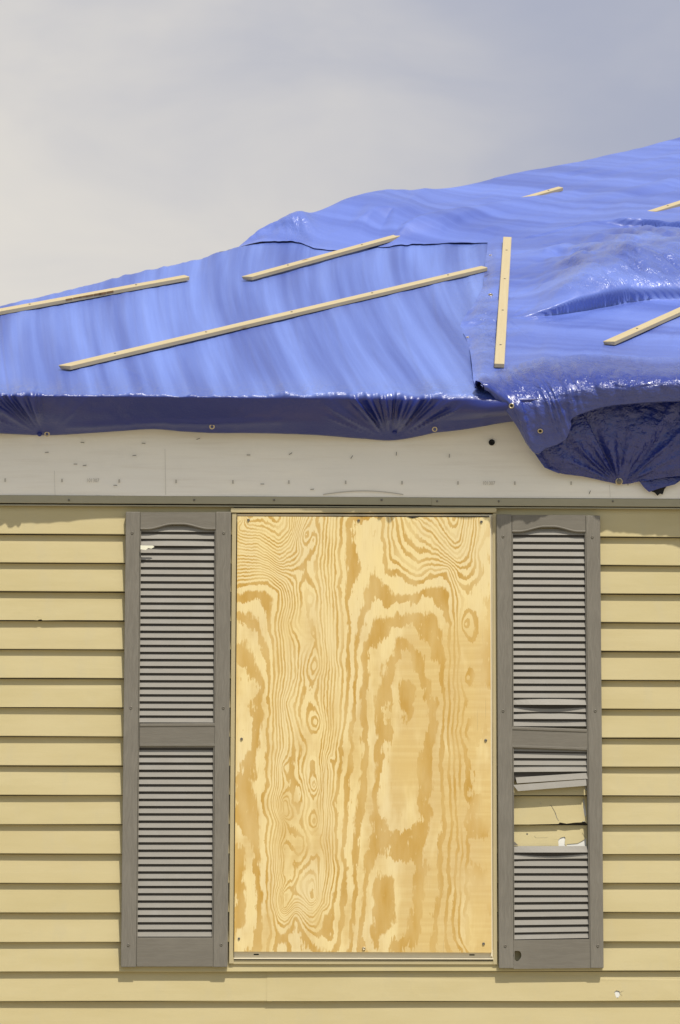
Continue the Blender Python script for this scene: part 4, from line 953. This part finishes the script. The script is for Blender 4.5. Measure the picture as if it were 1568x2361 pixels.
scrap('torn_corner', [(1470, 1104), (1560, 1088), (1580, 1100), (1556, 1117), (1521, 1126), (1497, 1134.5), (1486, 1125)], -.046, tC, M['tarp'], 'torn pointed corner hanging below the bunched tarp', 1)
scrap('torn_corner', [(1505, 1120), (1545, 1112), (1532, 1128), (1528, 1140), (1522, 1138), (1516, 1143), (1510, 1136), (1500, 1132)], -.036, tC, M['dark'], 'frayed black scrap hanging under the torn blue corner', 2)
scrap('side_strip', [(1226, 1035), (1268, 1025), (1278, 1062), (1290, 1092), (1279, 1088), (1256, 1078), (1244, 1062)], -.062, tC, M['tarp2'], 'loose strip at the left side of the bunched tarp', 3)
p, nn = surf(list(Cg), 1428, 1112)
o = link('cap_nail', lathe([(.0105, .004), (.0105, 0), (.008, -.004), (.004, -.006), (.0001, -.0065)], 18), M['screw'], tC); o.location = Vector(p+np.array([0, -.004, 0]))
grommet(tC, p+np.array([0, -.003, 0]), (0, -1, -.1), 1.15)

# ------------------------------------------------------------------ wooden battens
labels = ['pine batten near the top edge of the tarp at far left, partly barked',
          'pine batten whose right end slips under a fold of the loose tarp',
          'longest pine batten, slanting across the middle of the left tarp up to the seam',
          'upright pine batten nailed over the overlap where the two tarps meet',
          'short pine batten high on the roof near the skyline with a torn dark end',
          'pine batten cut off by the top right edge, high on the big tarp',
          'pine batten low on the right, below the wind filled pocket of the tarp']
offs = [(.020, .020), (.034, .018), (.020, .020), (.034, .034), (.018, .036), (.038, .038), (.034, .036)]
offs[1] = (.023, .027); offs[4] = (.024, .040)
wid = [.036, .034, .036, .036, .030, .034, .036]
for i, ((a, b, _), (h0, h1)) in enumerate(zip(BT, offs)):
    p = Vector(on_roof(*a)); q = Vector(on_roof(*b)); un = Vector(UPN)
    # keep the board where the photo shows it: its lifted position slides along the line of sight on the slope
    def lift(P, h):
        P = np.array(P); d = (P-CAM); d = d/np.linalg.norm(d); nrm = UPN; k = h/abs(d@nrm) if abs(d@nrm) > 1e-3 else 0
        return Vector(P-d*k)
    pa, pb = lift(p, h0), lift(q, h1)
    me = bar(pa, pb, wid[i], .016, un, .0015, .0 if i == 3 else .028)
    M_ = np.array([v.co for v in me.vertices]); d = np.array((pb-pa).normalized()); s_ = np.cross(d, UPN)
    uv3 = np.c_[(M_-np.array(pa))@d+i*3.7, (M_-np.array(pa))@s_, (M_-np.array(pa))@UPN].astype(np.float32)
    at = me.attributes.new('cloth', 'FLOAT_VECTOR', 'POINT'); at.data.foreach_set('vector', uv3.ravel())
    o = bpy.data.objects.new('batten', me); COL.objects.link(o); me.materials.append(M['wood'])
    o['label'] = labels[i]; o['category'] = 'batten'; o['group'] = 'pine battens nailed over the tarps'
    Lg = (pb-pa).length; nn_ = max(2, int(Lg/.42))
    for k in range(nn_):
        c = pa.lerp(pb, (k+.5)/nn_)+Vector(UPN)*.0008
        nl_ = link('nail_head', lathe([(.0042, .001), (.0042, -.001), (.0001, -.0014)], 8), M['screw'], o); nl_.location = c
        nl_.rotation_mode = 'QUATERNION'; nl_.rotation_quaternion = Vector((0, -1, 0)).rotation_difference(Vector(UPN))
    if i == 0:                                           # stretch of bark left on the lower edge
        dd = (pb-pa).normalized(); sd = dd.cross(Vector(UPN)).normalized(); rr = random.Random(3)
        x0 = on_roof(118, 0*1+690); x1 = on_roof(236, 674); t0 = (Vector(x0)-pa).dot(dd); t1 = (Vector(x1)-pa).dot(dd)
        for k in range(7):
            a = t0+(t1-t0)*(k+rr.uniform(0, .3))/7; b = a+(t1-t0)/7*rr.uniform(.9, 1.15)
            bk = bar(pa+dd*a+sd*(.0165), pa+dd*b+sd*(.0165), .0045, .005+.006*rr.random(), un, .0008)
            c_ = link('bark', bk, M['bark'], o)
